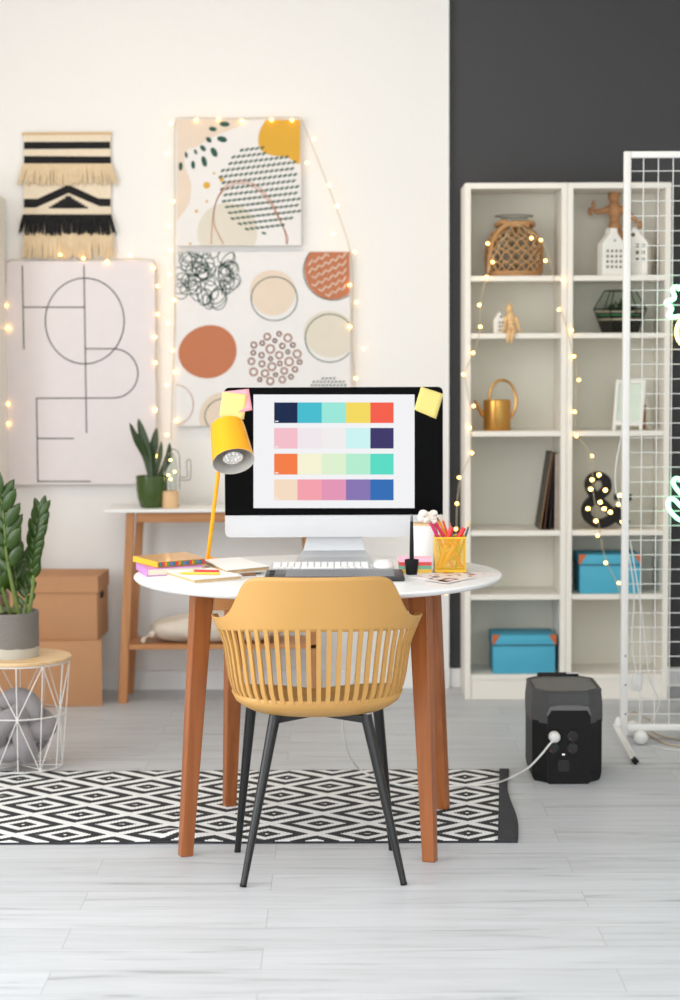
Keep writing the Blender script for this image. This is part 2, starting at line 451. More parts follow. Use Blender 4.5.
def stroke(mb, pix, w_, mi, lift=0.0, closed=False, box=None):
    n = len(pix)
    for i in range(n if closed else n-1):
        a, b = pix[i], pix[(i+1) % n]; d = math.hypot(b[0]-a[0], b[1]-a[1])
        if d < 1e-6: continue
        nx, ny = -(b[1]-a[1])/d*w_/2, (b[0]-a[0])/d*w_/2; ex, ey = (b[0]-a[0])/d*w_*0.3, (b[1]-a[1])/d*w_*0.3
        q = [(a[0]+nx-ex,a[1]+ny-ey),(b[0]+nx+ex,b[1]+ny+ey),(b[0]-nx+ex,b[1]-ny+ey),(a[0]-nx-ex,a[1]-ny-ey)]
        if box: q = clip(q, *box)
        if len(q) >= 3: flat(mb, q, mi, lift)
def canvas(name, label, x0, x1, y0, y1, ground, depth=0.024, r=0.004):
    a, b = P(x0,y1,YP-0.012), P(x1,y0,YP-0.012)
    c = (a+b)/2; t = thing(name, label, 'poster', (c.x, YP, c.z))
    poly = rounded(b.x-a.x, b.z-a.z, r)
    mb = MB(ground); mb.prism(poly, -0.012, 0.0245, 0, XZ); mb.build('panel', t, False, False)
    return t
def arc(cx, cy, rx, ry, a0, a1, n=24): return [(cx+rx*math.cos(math.radians(a0+(a1-a0)*k/n)), cy+ry*math.sin(math.radians(a0+(a1-a0)*k/n))) for k in range(n+1)]

# line-art poster
t = canvas('poster', 'large pale mauve poster with thin black line lettering, below the woven hanging', 8, 154.5, 261, 484.5, paint('poster_mauve', (228,220,221)), r=0.02)
INK = mat('poster_ink', (40,38,38), 0.8, var=0.05)
mb = MB(INK)
def c4(x, y): return (x/3.778, 240+y/3.778)
W1 = 1.15
stroke(mb, [c4(84,97), c4(90,412)], W1, 0); stroke(mb, [c4(88,254), c4(318,254)], W1, 0)
stroke(mb, [c4(317,95), c4(327,728)], W1, 0)
stroke(mb, arc(320/3.778, 240+306/3.778, 149/3.778, 162/3.778, 0, 360, 60), W1, 0)
bp_ = [c4(322,411)] + arc(428/3.778, 240+504/3.778, 93/3.778, 93/3.778, -90, 90, 24) + [c4(138,598), c4(143,912), c4(342,912)]
stroke(mb, bp_, W1, 0); stroke(mb, [c4(141,750), c4(279,750)], W1, 0)
mb.build('line_lettering', t, True, False)

# upper abstract poster
t = canvas('poster', 'square abstract poster with mustard corner and dotted circle, above the larger abstract one', 177, 300.5, 119.5, 246, paint('poster_white', (232,228,226)))
A = [paint('art_beige', (226,208,190)), paint('art_sand', (219,211,196)), paint('art_mustard', (217,166,58)), paint('art_green', (44,84,70)), paint('art_rust', (190,118,84)), paint('art_rustline', (205,160,140))]
mb = MB(*A)
def k2(x, y): return (160+x/3.238, 100+y/3.238)
B2 = (177.3, 300.2, 119.8, 245.7)
def blob(pts, sc_=k2, box=B2, mi=0, lift=0.0):
    q = [Vector((*sc_(*p), 0)) for p in pts]; q = catmull(q, 6, True); q = clip([(v.x, v.y) for v in q], *box)
    if len(q) >= 3: flat(mb, q, mi, lift)
blob([(40,50),(180,40),(270,70),(230,95),(170,120),(120,150),(85,165),(80,210),(100,270),(95,330),(70,370),(40,390),(40,200)])
flat(mb, clip(ell(*k2(218,430), 30, 30, 40), *B2), 1, 0.0003)
blob([(365,50),(330,85),(318,130),(330,165),(365,180),(410,185),(455,205),(470,120),(460,50)], mi=2, lift=0.0006)
for i in range(10):
    for x, y, w_, h_, r_ in ():
        pass
for (x, y, w_, h_, r_) in ((209,78,17,9,0.1),(171,94,13,8,0.15),(201,127,17,10,0.25),(158,129,11,8,0.8),(139,156,12,8,0.9),(175,169,17,10,1.1),(143,199,18,9,1.3),(107,210,14,7,1.5),(85,178,10,5,1.4),(67,215,14,7,1.6),(115,168,9,5,1.2)):
    cx, cy = k2(x, y); flat(mb, ell(cx, cy, w_/3.238, h_/3.238*0.95, 12, r_), 3, 0.0006)
for j in range(16):
    for i in range(18):
        u = -1+2*(i+0.5*(j % 2))/17; v = -1+2*j/15
        if u*u+v*v > 1.0: continue
        X = 335+u*140; Y = 283+v*148
        if X > 448 or (X > 345 and Y < 190-(0 if X < 420 else -15)): continue
        cx, cy = k2(X + 8*math.sin(v*3), Y-16*u); flat(mb, ell(cx, cy, 8.6/3.238, 3.8/3.238, 8, -0.55+0.75*max(0, v)*(1-u)), 3, 0.0009)
for (x, y, r) in ((151,276,11),(118,360,5),(175,237,4),(152,328,4),(98,465,4),(200,258,7)):
    flat(mb, ell(*k2(x,y), r/3.238, r/3.238, 10), 2, 0.0009)
for o in (0, 1):
    q = [Vector((*k2(*p),0)) for p in (((166,466),(170,390),(185,320),(220,272),(265,262),(310,275),(355,320),(385,380),(405,430),(409,466)) if o == 0 else ((206,466),(175,400),(182,330),(215,285),(262,270),(305,282),(350,325),(380,375),(412,440),(411,466)))]
    stroke(mb, [(v.x, v.y) for v in catmull(q, 5)], 0.8, 4, 0.0012)
mb.build('abstract_print', t, True, False)

# lower abstract poster
t = canvas('poster', 'abstract poster with rust blob and green scribble, partly behind the monitor', 176, 350, 251.5, 426, paint('poster_white2', (231,228,227)))
mb = MB(*A)
def k3(x, y): return (160+x/3.238, 240+y/3.238)
B3 = (176.4, 349.6, 251.9, 425.6)
def d3(x, y, rx, ry, mi, lift, rot=0, wob=0, n=36): 
    q = clip(ell(*k3(x,y), rx/3.238, ry/3.238, n, rot, wob), *B3)
    if len(q) >= 3: flat(mb, q, mi, lift)
def ring(x, y, rx, ry, w_, mi, lift, rot=0, n=30):
    stroke(mb, ell(*k3(x,y), rx/3.238, ry/3.238, n, rot), w_/3.238, mi, lift, True, B3)
rs = random.Random(3)
for i in range(46):                                  # scribble of overlapping loops
    a = rs.random()*2*PI; r = 92*math.sqrt(rs.random()); x = 140+r*math.cos(a)*1.12; y = 118+r*math.sin(a)*1.0
    if x < 62: x = 62+rs.random()*20
    ring(x, y, 22+rs.random()*14, 14+rs.random()*14, 2.5, 3, 0.0006, rs.random()*3, 14)
d3(365,170,76,72,0,0.0003,0.3,0.02); ring(370,190,75,71,3,3,0.0009)
d3(560,95,92,98,4,0.0003,0.2); ring(560,100,96,95,3,3,0.0006)
for j in range(8):
    pts = []
    for i in range(16):
        X = 470+i*11; Y = 30+j*26+ (7 if i % 2 else -5) - (i-8)*5+10
        if (X-560)**2/88**2+(Y-95)**2/92**2 < 0.95 and 40 < Y < 190 and X < 612: pts.append(k3(X,Y))
        else:
            if len(pts) > 1: stroke(mb, pts, 1.3, 0, 0.0009)
            pts = []
    if len(pts) > 1: stroke(mb, pts, 1.3, 0, 0.0009)
d3(155,362,97,84,4,0.0003,-0.35,0.02)
d3(550,305,85,75,1,0.0003,0.2); ring(550,318,80,78,3,3,0.0006)
for (x,y,r) in ((347,313,10),(386,304,7),(414,317,12),(304,340,9),(331,334,7),(372,326,6),(430,340,7),(357,353,13),(396,343,8),(302,365,7),(444,369,12),(329,373,8),(386,373,11),(358,384,6),(414,362,6),(296,393,10),(330,401,9),(418,394,13),(452,395,7),(362,410,12),(388,400,7),(303,427,12),(340,432,11),(374,436,6),(402,424,10),(437,419,8),(357,457,11),(396,452,10),(424,443,7),(323,452,6)):
    ring(x, y, r, r, 4.5, 4, 0.0006, 0, 12)
d3(205,575,78,82,0,0.0003); ring(215,570,70,58,3,3,0.0006); ring(52,533,56,64,3,5,0.0006)
for j in range(5):
    for i in range(12):
        X = 480+i*12+6*(j%2); Y = 448+j*11
        if ((X-545)/72)**2+((Y-500)/56)**2 < 1: flat(mb, clip(ell(*k3(X,Y), 1.5, 0.9, 7, -0.5), *B3) or [k3(X,Y)]*3, 3, 0.0006)
mb.build('abstract_print', t, True, False)

# ------------------------------------------------------------------ woven wall hanging
YH = YW-0.012
h0 = P(68, 132, YH)
hang = thing('wall_hanging', 'cream and black woven wall hanging with fringes above the line poster', 'wall hanging', (h0.x, YH, P(68,258,YH).z))
CREAM = mat('cream_wool', (232,216,192), 0.95, var=0.1, scale=80, bump=0.4)
JUTE = mat('jute_fringe', (224,202,168), 0.95, var=0.10, scale=60, bump=0.3)
COAL = mat('black_wool', (26,25,27), 0.95, var=0.2, scale=90, bump=0.3)
def k1(x, y): return (x/3.778, 100+y/3.778)
def wpoly(mb, pix, mi, Y0, Y1):
    pts = [P(*k1(*q), YH) for q in pix]; n = len(pts)
    vs = [(p.x, Y0, p.z) for p in pts]+[(p.x, Y1, p.z) for p in pts]
    mb._add(vs, [tuple(range(n)), tuple(reversed(range(n,2*n)))]+[(k,(k+1)%n,n+(k+1)%n,n+k) for k in range(n)], mi)
mb = MB(CREAM, COAL)
wpoly(mb, [(91,126),(418,126),(420,560),(91,560)], 0, YH-0.004, YH+0.004)
for q in ([(91,159),(416,158),(417,184),(91,186)], [(91,212),(419,214),(420,240),(91,240)],
          [(91,374),(142,374),(259,320),(372,372),(418,374),(418,402),(378,402),(259,352),(136,407),(91,407)]):
    wpoly(mb, q, 1, YH-0.006, YH-0.003)
st = [(186,408),(186,402),(205,402),(205,396),(200,396)]
tri = []
for i in range(6): tri += [(186+i*12, 410-i*7.5), (186+i*12, 402.5-i*7.5)]
tri += [(259,362)]
for i in reversed(range(6)): tri += [(332-i*12, 402.5-i*7.5), (332-i*12, 410-i*7.5)]
wpoly(mb, tri, 1, YH-0.006, YH-0.003)
mb.build('woven_panel', hang, True, False)
mb = MB(mat('light_wood_rod', (214,180,135), 0.6)); a, b = P(*k1(84,128),YH), P(*k1(422,126),YH); mb.cyl((a.x,YH-0.004,a.z),(b.x,YH-0.004,b.z),0.005); mb.build('rod', hang, True)
rs = random.Random(5)
def fringe(m, y0, y1, x0, x1, flare, n, Yo):
    mb = MB(m)
    for i in range(n):
        u = i/(n-1); xa = x0+(x1-x0)*u; f = (u-0.5)*2
        xb = xa+flare*f*abs(f)**2+rs.uniform(-5,5); yb_ = y1+rs.uniform(-8,8)
        a = P(*k1(xa, y0), YH); b = P(*k1(xb, yb_), YH); m_ = (a+b)/2
        mb.tube([(a.x,Yo,a.z),(m_.x+rs.uniform(-.001,.001),Yo-0.007-rs.random()*0.004,m_.z),(b.x,Yo-0.004,b.z)], lambda t: 0.0042-0.0012*t, 5, smooth=2)
    mb.build('fringe', hang, True)
fringe(JUTE, 242, 318, 91, 418, 24, 88, YH-0.008)
fringe(COAL, 434, 506, 91, 418, 18, 88, YH-0.010)
fringe(JUTE, 500, 596, 94, 424, 8, 88, YH-0.004)

# ------------------------------------------------------------------ console table by the wall
OAK = wood('honey_oak', (168,110,64), (194,136,86), 'Z'); OAKX = wood('honey_oak_x', (174,114,66), (198,140,88), 'X')
YC0, YC1 = 7.72, 7.98
zct = G(200, 511, 0.75); 
zc = P(200, 509.3, YC0).z
xc0, xc1 = P(104,510,YC0).x, P(345,510,YC0).x
con = thing('console_table', 'narrow oak console table with white top against the wall', 'table', ((xc0+xc1)/2, (YC0+YC1)/2, 0))
MB(WHITE).span((xc0,YC0-0.01,zc-0.012),(xc1,YC1+0.02,zc), bev=0.003).build('tabletop', con, True)
xa0, xa1 = P(136,518,YC0).x, P(306,518,YC0).x
ap = MB(OAKX); ap.span((xa0,YC0+0.02,zc-0.052),(xa1,YC0+0.04,zc-0.0125)); ap.span((xa0,YC1-0.04,zc-0.052),(xa1,YC1-0.02,zc-0.0125)); ap.build('apron', con, True, False, bev=0.002)
def bar4(mb, a, b, wx, wy, wx1=None, wy1=None, mi=0):
    wx1 = wx1 or wx; wy1 = wy1 or wy; a, b = Vector(a), Vector(b)
    vs = [(a.x+sx*wx/2, a.y+sy*wy/2, a.z) for sx, sy in ((-1,-1),(1,-1),(1,1),(-1,1))]+[(b.x+sx*wx1/2, b.y+sy*wy1/2, b.z) for sx, sy in ((-1,-1),(1,-1),(1,1),(-1,1))]
    mb._add(vs, [(3,2,1,0),(4,5,6,7),(0,1,5,4),(1,2,6,5),(2,3,7,6),(3,0,4,7)], mi)
for yy, dx in ((YC0+0.02, 0.0), (YC1-0.02, 0.018)):
    l0 = P(130.5,516,YC0+0.02); l1 = P(123,700,YC0+0.02); r0 = P(307,516,YC0+0.02); r1 = P(317,700,YC0+0.02)
    mb = MB(OAK); bar4(mb, (l1.x, yy, 0), (l0.x+dx, yy, zc-0.0125), 0.036, 0.03, 0.03); mb.build('leg', con, True, False, bev=0.002)
    mb = MB(OAK); bar4(mb, (r1.x, yy, 0), (r0.x-dx, yy, zc-0.0125), 0.036, 0.03, 0.03); mb.build('leg', con, True, False, bev=0.002)
zs = P(200, 645, YC0).z
MB(OAKX).span((P(127,645,YC0).x,YC0+0.005,zs-0.018),(P(318,645,YC0).x,YC1-0.005,zs)).build('lower_shelf', con, True, False, bev=0.002)

# floor cushion lying on the console shelf
LINEN = mat('cream_linen', (216,205,190), 0.95, var=0.12, scale=25, bump=0.5)
cc = P(217, 640, 7.84); cush = thing('cushion', 'cream linen cushion with corner tassels lying on the console shelf', 'cushion', (cc.x, 7.84, zs))
rows = []; hw = 0.26; hd = 0.11; hh = 0.062
for j in range(17):
    v = -1+2*j/16; row = []
    for i in range(48):
        a = 2*PI*i/48; ca, sa = math.cos(a), math.sin(a)
        q = (abs(ca)**3.2+abs(sa)**3.2)**(-1/3.2)
        rr = math.cos(v*PI/2)**0.55
        z = hh*(1+math.sin(v*PI/2))*(1-0.25*(ca*q)**2)
        row.append((hw*ca*q*rr*(1+0.03*math.sin(5*a)), hd*sa*q*rr, max(0.0, z+0.006*math.sin(7*a+v*4)*rr)+0.001))
    rows.append(row)
MB(LINEN).grid(rows, closed=True).build('cover', cush)
mb = MB(LINEN)
for k in range(14):
    mb.tube([(-hw*0.93,-0.06,0.03),(-hw-0.015-0.002*k,-0.07+0.004*k,0.025-0.001*k),(-hw-0.02-0.004*(k%5),-0.085+0.007*k,0.004)], 0.003, 5, smooth=3)
mb.ball((-hw*0.96,-0.06,0.035), 0.014, 10)
mb.build('tassel', cush)

# snake plant
YPL = 7.82
pc = P(152, 508, YPL); S = YPL/F
snake = thing('snake_plant', 'snake plant in a glossy green pot on the console table', 'potted plant', (pc.x, YPL, zc))
GP = mat('green_glaze', (52,78,8), 0.25, var=0.05, coat=0.5)
hp = 32*S
prof = [(0.040,0),(0.046,0.006),(0.056,0.035),(0.061,0.07),(0.0625,hp),(0.059,hp),(0.057,0.07),(0.05,0.06)]
MB(GP).lathe(prof, 32, cap=(True,False)).build('pot', snake)
MB(mat('soil', (60,45,35), 1, var=0.3, scale=120, bump=0.6)).lathe([(0.0005,hp-0.02),(0.0575,hp-0.02)], 24, cap=(False,False)).build('soil', snake)
LEAF = mat('snake_leaf', (42,64,20), 0.45, var=0.35, scale=22, stretch=(1,1,3))
def k5(x, y): return (120+x/8.33, 400+y/8.33)
def blade(pts, wd, parent, mt, name='leaf', dy=0.0, fold=0.25, tip=0.03, world=True, wmin=0.35):
    pts = catmull([Vector(p) for p in pts], 5); n = len(pts); rows = []
    for i, p in enumerate(pts):
        t = i/(n-1); a = pts[max(0,i-1)]; b = pts[min(n-1,i+1)]; d = (b-a).normalized()
        sd = Vector((0,-1,0)).cross(d).normalized()
        w_ = wd*(wmin+(1-wmin)*math.sin(min(1,t/0.55)*PI/2))*(1 if t < 0.55 else max(tip, math.cos((t-0.55)/0.45*PI/2)**0.8))
        nn = d.cross(sd)
        rows.append([p-sd*w_+nn*w_*fold, p-sd*w_*0.5+nn*w_*fold*0.3, p, p+sd*w_*0.5+nn*w_*fold*0.3, p+sd*w_+nn*w_*fold])
    MB(mt).grid(rows).build(name, parent, world, solid=0.0025)
Z0 = zc+hp-0.025
def base(x, dy=0): q = P(*k5(x,650), YPL+dy); return (q.x, YPL+dy, Z0)
def pk(x, y, dy=0): q = P(*k5(x,y), YPL+dy); return (q.x, YPL+dy, q.z)
blade([base(255), pk(215,480), pk(140,330,-0.02), pk(80,190,-0.03)], 0.014, snake, LEAF)
blade([base(262,-0.01), pk(235,500), pk(195,320), pk(152,155,0.01)], 0.020, snake, LEAF)
blade([base(268,0.01), pk(268,480,0.02), pk(285,360,0.02), pk(305,230,0.03)], 0.017, snake, LEAF)
blade([base(280,-0.02), pk(310,560,-0.03), pk(335,450,-0.03), pk(345,345,-0.03)], 0.010, snake, LEAF)
blade([base(300,0.02), pk(370,560,0.03), pk(405,470,0.04), pk(413,355,0.04)], 0.014, snake, LEAF)

# cactus-shaped wire lamp with wooden base
YK = 7.80
q = P(170.5, 507, YK); cact = thing('cactus_lamp', 'cactus-shaped wire lamp on round wooden base beside the snake plant', 'lamp', (q.x, YK, zc))
BW = wood('beech', (222,180,134), (233,196,150), 'X', 0.6)
hb = 17*YK/F
MB(BW).lathe([(0.031,0),(0.033,0.003),(0.033,hb-0.002),(0.031,hb)], 28).build('wooden_base', cact)
def kk(x, y): v = P(*k5(x,y), YK); return v
WIRE = mat('dark_wire', (60,58,56), 0.4, metal=0.8)
mb = MB(WIRE)
mb.tube([kk(495,750), kk(497,600), kk(496,480), kk(480,430), kk(440,408), kk(405,430), kk(388,480), kk(386,600), kk(388,750)], 0.0014, 6, smooth=4)
mb.tube([kk(497,640), kk(560,642), kk(556,560), kk(556,510), kk(572,495), kk(588,510), kk(590,600), kk(585,655), kk(560,668), kk(497,666)], 0.0014, 6, smooth=4)
mb.build('wire_outline', cact, True)
MB(glass('clear_glass')).lathe([(0.027,hb),(0.028,hb+0.09),(0.024,hb+0.13),(0.012,hb+0.148),(0.0005,hb+0.152)], 20, cap=(True,False)).build('glass_dome', cact)
WARM = glow('warm_bulb', (1.0,0.66,0.18), 10)
for x, y in ((420,500),(402,625),(455,597),(422,660)):
    v = kk(x,y); MB(WARM).ball(v, 0.0045, 10).build('bulb', cact, True)
MB(WIRE).tube([kk(425,745), kk(415,700), kk(422,660), kk(402,625), kk(430,560), kk(420,500)], 0.0008, 5, smooth=3).build('light_wire', cact, True)

# ------------------------------------------------------------------ archive boxes
KRAFT = mat('kraft_cardboard', (190,141,102), 0.9, var=0.05, scale=30, bump=0.05)
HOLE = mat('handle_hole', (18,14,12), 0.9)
yb0 = G(90, 706).y
def carton(px_r, py_b, py_t, z0, w_, d_, rz, label, lid_h, yf):
    a = P(px_r, py_b, yf); h_ = P(px_r, py_t, yf).z - z0
    t = thing('cardboard_box', label, 'box', (a.x, yf, z0), rz)
    MB(KRAFT).span((-w_,0,0.0),(0,d_,h_-0.012), bev=0.002).build('body', t)
    mb = MB(KRAFT); e = 0.005; zb = h_-lid_h
    mb.span((-w_-e,-e,h_-0.004),(e,d_+e,h_)); mb.span((-w_-e,-e,zb),(e,-0.0006,h_-0.004)); mb.span((-w_-e,d_+0.0006,zb),(e,d_+e,h_-0.004))
    mb.span((0.0006,-0.0006,zb),(e,d_+0.0006,h_-0.004)); mb.span((-w_-e,-0.0006,zb),(-w_-0.0006,d_+0.0006,h_-0.004))
    mb.build('lid', t, False, False)
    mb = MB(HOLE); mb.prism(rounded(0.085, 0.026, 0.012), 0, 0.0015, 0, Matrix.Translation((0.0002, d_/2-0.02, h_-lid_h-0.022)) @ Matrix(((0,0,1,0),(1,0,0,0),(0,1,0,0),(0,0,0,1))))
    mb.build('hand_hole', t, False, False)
    return t, h_
t, hlow = carton(102.5, 706, 637.5, 0.0, 0.40, 0.30, 0.125, 'brown cardboard archive box at the bottom of the stack by the wall', 0.0, yb0)
for ch in t.children:
    if ch.name.startswith(('lid','hand')): bpy.data.objects.remove(ch)
t.location.z = 0
# plain closed lower carton: thin lid seam
t2, _ = carton(97.5, 640, 576.5, hlow-0.012+0.0005, 0.34, 0.27, -0.04, 'brown cardboard archive box with lid and hand hole, top of the stack', 0.062, yb0+0.005)

# ------------------------------------------------------------------ string lights
CABLE = mat('light_cable', (196,180,150), 0.6, var=0.05)
BULB = glow('fairy_bulb', (1.0,0.50,0.07), 9)
def bulb_mesh():
    mb = MB(BULB); mb.ball((0,0,0), 0.0068, 10, sc_=(1,1,1.2)); mb.build('tmp'); me = bpy.data.meshes[-1]
BM_ = None
def bulbs(parent, pts):
    global BM_
    root = parent
    for p in pts:
        if BM_ is None:
            o = MB(BULB).ball((0,0,0), 0.0058, 12, sc_=(1.15,1,1)).build('bulb', parent); BM_ = o.data
        else:
            o = bpy.data.objects.new('bulb', BM_); COL.objects.link(o); o.parent = parent
        o.location = Vector(p)-Vector(root.location)
def string(label, cable_runs, pix, Y, group=None, r=0.0016):
    c = P(*cable_runs[0][0][:2], Y); t = thing('string_lights', label, 'string lights', c)
    mb = MB(CABLE)
    for run in cable_runs:
        mb.tube([P(q[0], q[1], q[2] if len(q) > 2 else Y) for q in run], r, 6, smooth=3)
    mb.build('cable', t, True)
    bulbs(t, [P(q[0], q[1], q[2] if len(q) > 2 else Y) for q in pix])
    return t
YF = YP-0.020
string('warm fairy lights looped around the pale line lettering poster',
       [[(5,500),(6,420),(5.5,330),(6,275),(12,259.5),(60,258.5),(110,259.5),(148,259.5),(156,268),(157,310),(155.5,360),(157,410),(156.5,450),(159,480)]],
       [(5.5,305.6),(8.5,328),(7.4,404),(8,424),(6.4,446),(60.4,254.8),(83.4,258.3),(107.2,261.5),(130,255),(153.5,268),(157.8,286),(157.8,314.4),(155,337),(155.4,363),(155.4,410),(157,456),(8,492)], YF)
string('warm fairy lights draped around the two abstract posters',
       [[(171,440),(172,400),(174,350),(175,300),(174.5,250),(175,200),(174.5,140),(176,121),(182,117.8),(240,118.6),(296,117.6),(303,124),(320,165),(337,210),(350,250),(353,290),(351.5,340),(355,378),(352,392)]],
       [(170.7,123.6),(167.6,153.7),(172.8,201.4),(168.9,226),(170.2,250.4),(169.7,274.7),(168.6,322.8),(174.7,372),(167,385),(176,421),(167,434.8),(172.4,350.6),(174,300),(196.4,120),(218.7,119),(241.5,121),(271.5,120),(292,120.4),(314,139),(307.3,162.7),(329.2,185),(337,206),(333.3,234),(355.2,252),(349.6,285),(356.7,302.4),(350,326.8),(363.8,348.7),(356,378.4)], YF)
YQ = YS-0.012
string('warm fairy lights hanging down the left side of the wicker lantern bookcase',
       [[(512,226,7.74),(497,250,7.74),(488,272,YQ),(481,300),(480,330),(474,353),(465,374),(471,410),(471,440),(470,456),(461,476),(457,503),(456,535),(450,565),(446,594)]],
       [(487.8,243.6,7.74),(492.7,262,7.74),(486.5,277),(479.3,305),(480.3,326.7),(473.2,352.8),(463.5,374.3),(473.6,406),(469.7,427.6),(472,453),(459,477.5),(457,503.6),(456,529),(446,593)], YQ)
string('warm fairy lights trailing down between the bookcases and over the ampersand',
       [[(516,224,7.74),(541,240,7.74),(552,268),(558,300),(566,325),(573,356),(577,380),(575,412),(577,436),(586,446,7.70),(592,462,7.70),(593,490,7.70),(598,520,7.70),(602,545,7.72),(608,565,7.72),(619,590,7.72),(622,640,7.72)]],
       [(531.5,238,7.74),(541,240,7.74),(545.6,260.7),(563.9,280.6),(559,309.6),(571.5,330.4),(574,356.4),(579,380),(574.7,411.8),(576.5,436),(591.8,456,7.70),(597.7,535.7,7.72),(605.6,562.8,7.72),(619,583,7.72)], YQ)

# ------------------------------------------------------------------ things on the bookcases
YI = 7.90
def shelf_z(i): return sh[i]
# wicker lantern
q = P(514, 276, YI)
lan = thing('wicker_lantern', 'round wicker-wrapped glass jar lantern on the top shelf', 'lantern', (q.x, YI, sh[5]))
WICK = mat('rattan', (186,142,96), 0.8, var=0.3, scale=40)
S = YI/F
def jr(z):  # z 0..1 radius
    pts = [(0,0.100),(0.1,0.108),(0.3,0.111),(0.5,0.109),(0.62,0.101),(0.72,0.086),(0.79,0.066),(0.84,0.058),(0.92,0.066),(1,0.060)]
    for a, b in zip(pts, pts[1:]):
        if z <= b[0]: return a[1]+(b[1]-a[1])*(z-a[0])/(b[0]-a[0])
    return pts[-1][1]
H = 58*S
MB(glass('jar_glass', (235,238,235), 0.25)).lathe([(jr(k/16)-0.008, H*k/16+0.004) for k in range(17)], 32, cap=(True,False)).build('glass_jar', lan)
mb = MB(WICK)
for d in (1, -1):
    for k in range(18):
        pts = []
        for i in range(25):
            z = 0.84*i/24; a = 2*PI*k/18 + d*(z*2.3+0.05*math.sin(z*30)); r = jr(z)+0.002
            pts.append((r*math.cos(a), r*math.sin(a), 0.004+H*z))
        mb.tube(pts, 0.0031, 5)
for z in (0.01, 0.05, 0.84, 0.88): mb.tube([((jr(z)+0.002)*math.cos(a*2*PI/32), (jr(z)+0.002)*math.sin(a*2*PI/32), 0.004+H*z) for a in range(32)], 0.0055, 6, closed=True)
mb.build('rattan_weave', lan)
mb = MB(WICK)
mb.tube([(0.05,-0.06,H*0.86),(0,-0.078,H*0.90),(-0.045,-0.075,H*0.84),(-0.085,-0.06,H*0.62),(-0.098,-0.066,H*0.35),(-0.105,-0.075,H*0.08)], 0.0085, 8, smooth=4)
mb.tube([(-0.07,0,H*0.88),(-0.05,-0.06,H*0.92),(0,-0.075,H*0.86),(0.05,-0.06,H*0.92),(0.075,0,H*0.88),(0.05,0.06,H*0.88),(0,0.075,H*0.88),(-0.05,0.06,H*0.88)], 0.009, 8, closed=True, smooth=3)
mb.build('rope_handle', lan)
MB(WIRE).tube([(0.075*math.cos(a*PI/12), 0.07*math.sin(a*PI/12), H+0.008) for a in range(24)], 0.0018, 6, closed=True).build('wire_rim', lan)
# ceramic houses
CER = mat('white_ceramic', (238,235,228), 0.35, var=0.02)
def house(label, px0, px1, py_base, py_eave, py_peak, Y, zb, depth, rows_, cols_, chimney=None, hole=None, rz=0.0, holebox=None, group=None):
    a, b = P(px0, py_base, Y), P(px1, py_base, Y); w_ = (b.x-a.x); S = Y/F
    he = (py_base-py_eave)*S; hp_ = (py_base-py_peak)*S
    t = thing('house_lantern', label, 'lantern', ((a.x+b.x)/2, Y+depth/2, zb), rz, group)
    prof = [(-w_/2,0),(w_/2,0),(w_/2,he),(0,hp_),(-w_/2,he)]
    if chimney: prof = [(-w_/2,0),(w_/2,0),(w_/2,he),(w_*0.16,hp_-0.006),(w_*0.14,hp_+0.014),(-w_*0.14,hp_+0.014),(-w_*0.16,hp_-0.006),(-w_/2,he)]
    mb = MB(CER); mb.prism(prof, -depth/2, depth/2, 0, XZ); mb.build('body', t, False, False, bev=0.003)
    whm = mat('window_hole', (96,88,74), 0.9)
    x0, x1, z0, z1, ww, wh = holebox
    for r in range(rows_):
        for c_ in range(cols_):
            x = x0+(x1-x0)*(c_/(cols_-1)); z = z0+(z1-z0)*(r/(rows_-1))
            MB(whm).box((x*w_, -depth/2-0.0004, z*hp_), (ww*w_, 0.0016, wh*hp_)).build('window_opening', t, False, False)
    if hole:
        MB(whm).prism(ell(hole[0]*w_, hole[1]*hp_, hole[2], hole[2], 14), -depth/2-0.0012, -depth/2+0.0004, 0, XZ).build('gable_hole', t, False, False)
    return t
house('white ceramic house lantern with grid of windows, left of its taller mate', 600.5, 624, 275.5, 244, 232, YS+0.02, sh[5], 0.07, 4, 4, True, (0.03,0.80,0.004), 0.18, (-0.28,0.30,0.20,0.56,0.09,0.055))
house('white ceramic house lantern with round gable hole, behind the wire grid', 624, 651, 275.5, 242, 226.5, YS+0.105, sh[5], 0.07, 3, 2, None, (-0.05,0.84,0.0085), -0.38, (0.12,0.34,0.34,0.62,0.11,0.07))
house('tiny white ceramic house beside the seated wooden figure', 493.5, 505, 333, 319, 311, YS+0.05, sh[4], 0.03, 3, 2, None, (0.12,0.76,0.005), 0.15, (-0.02,0.26,0.15,0.5,0.14,0.10))
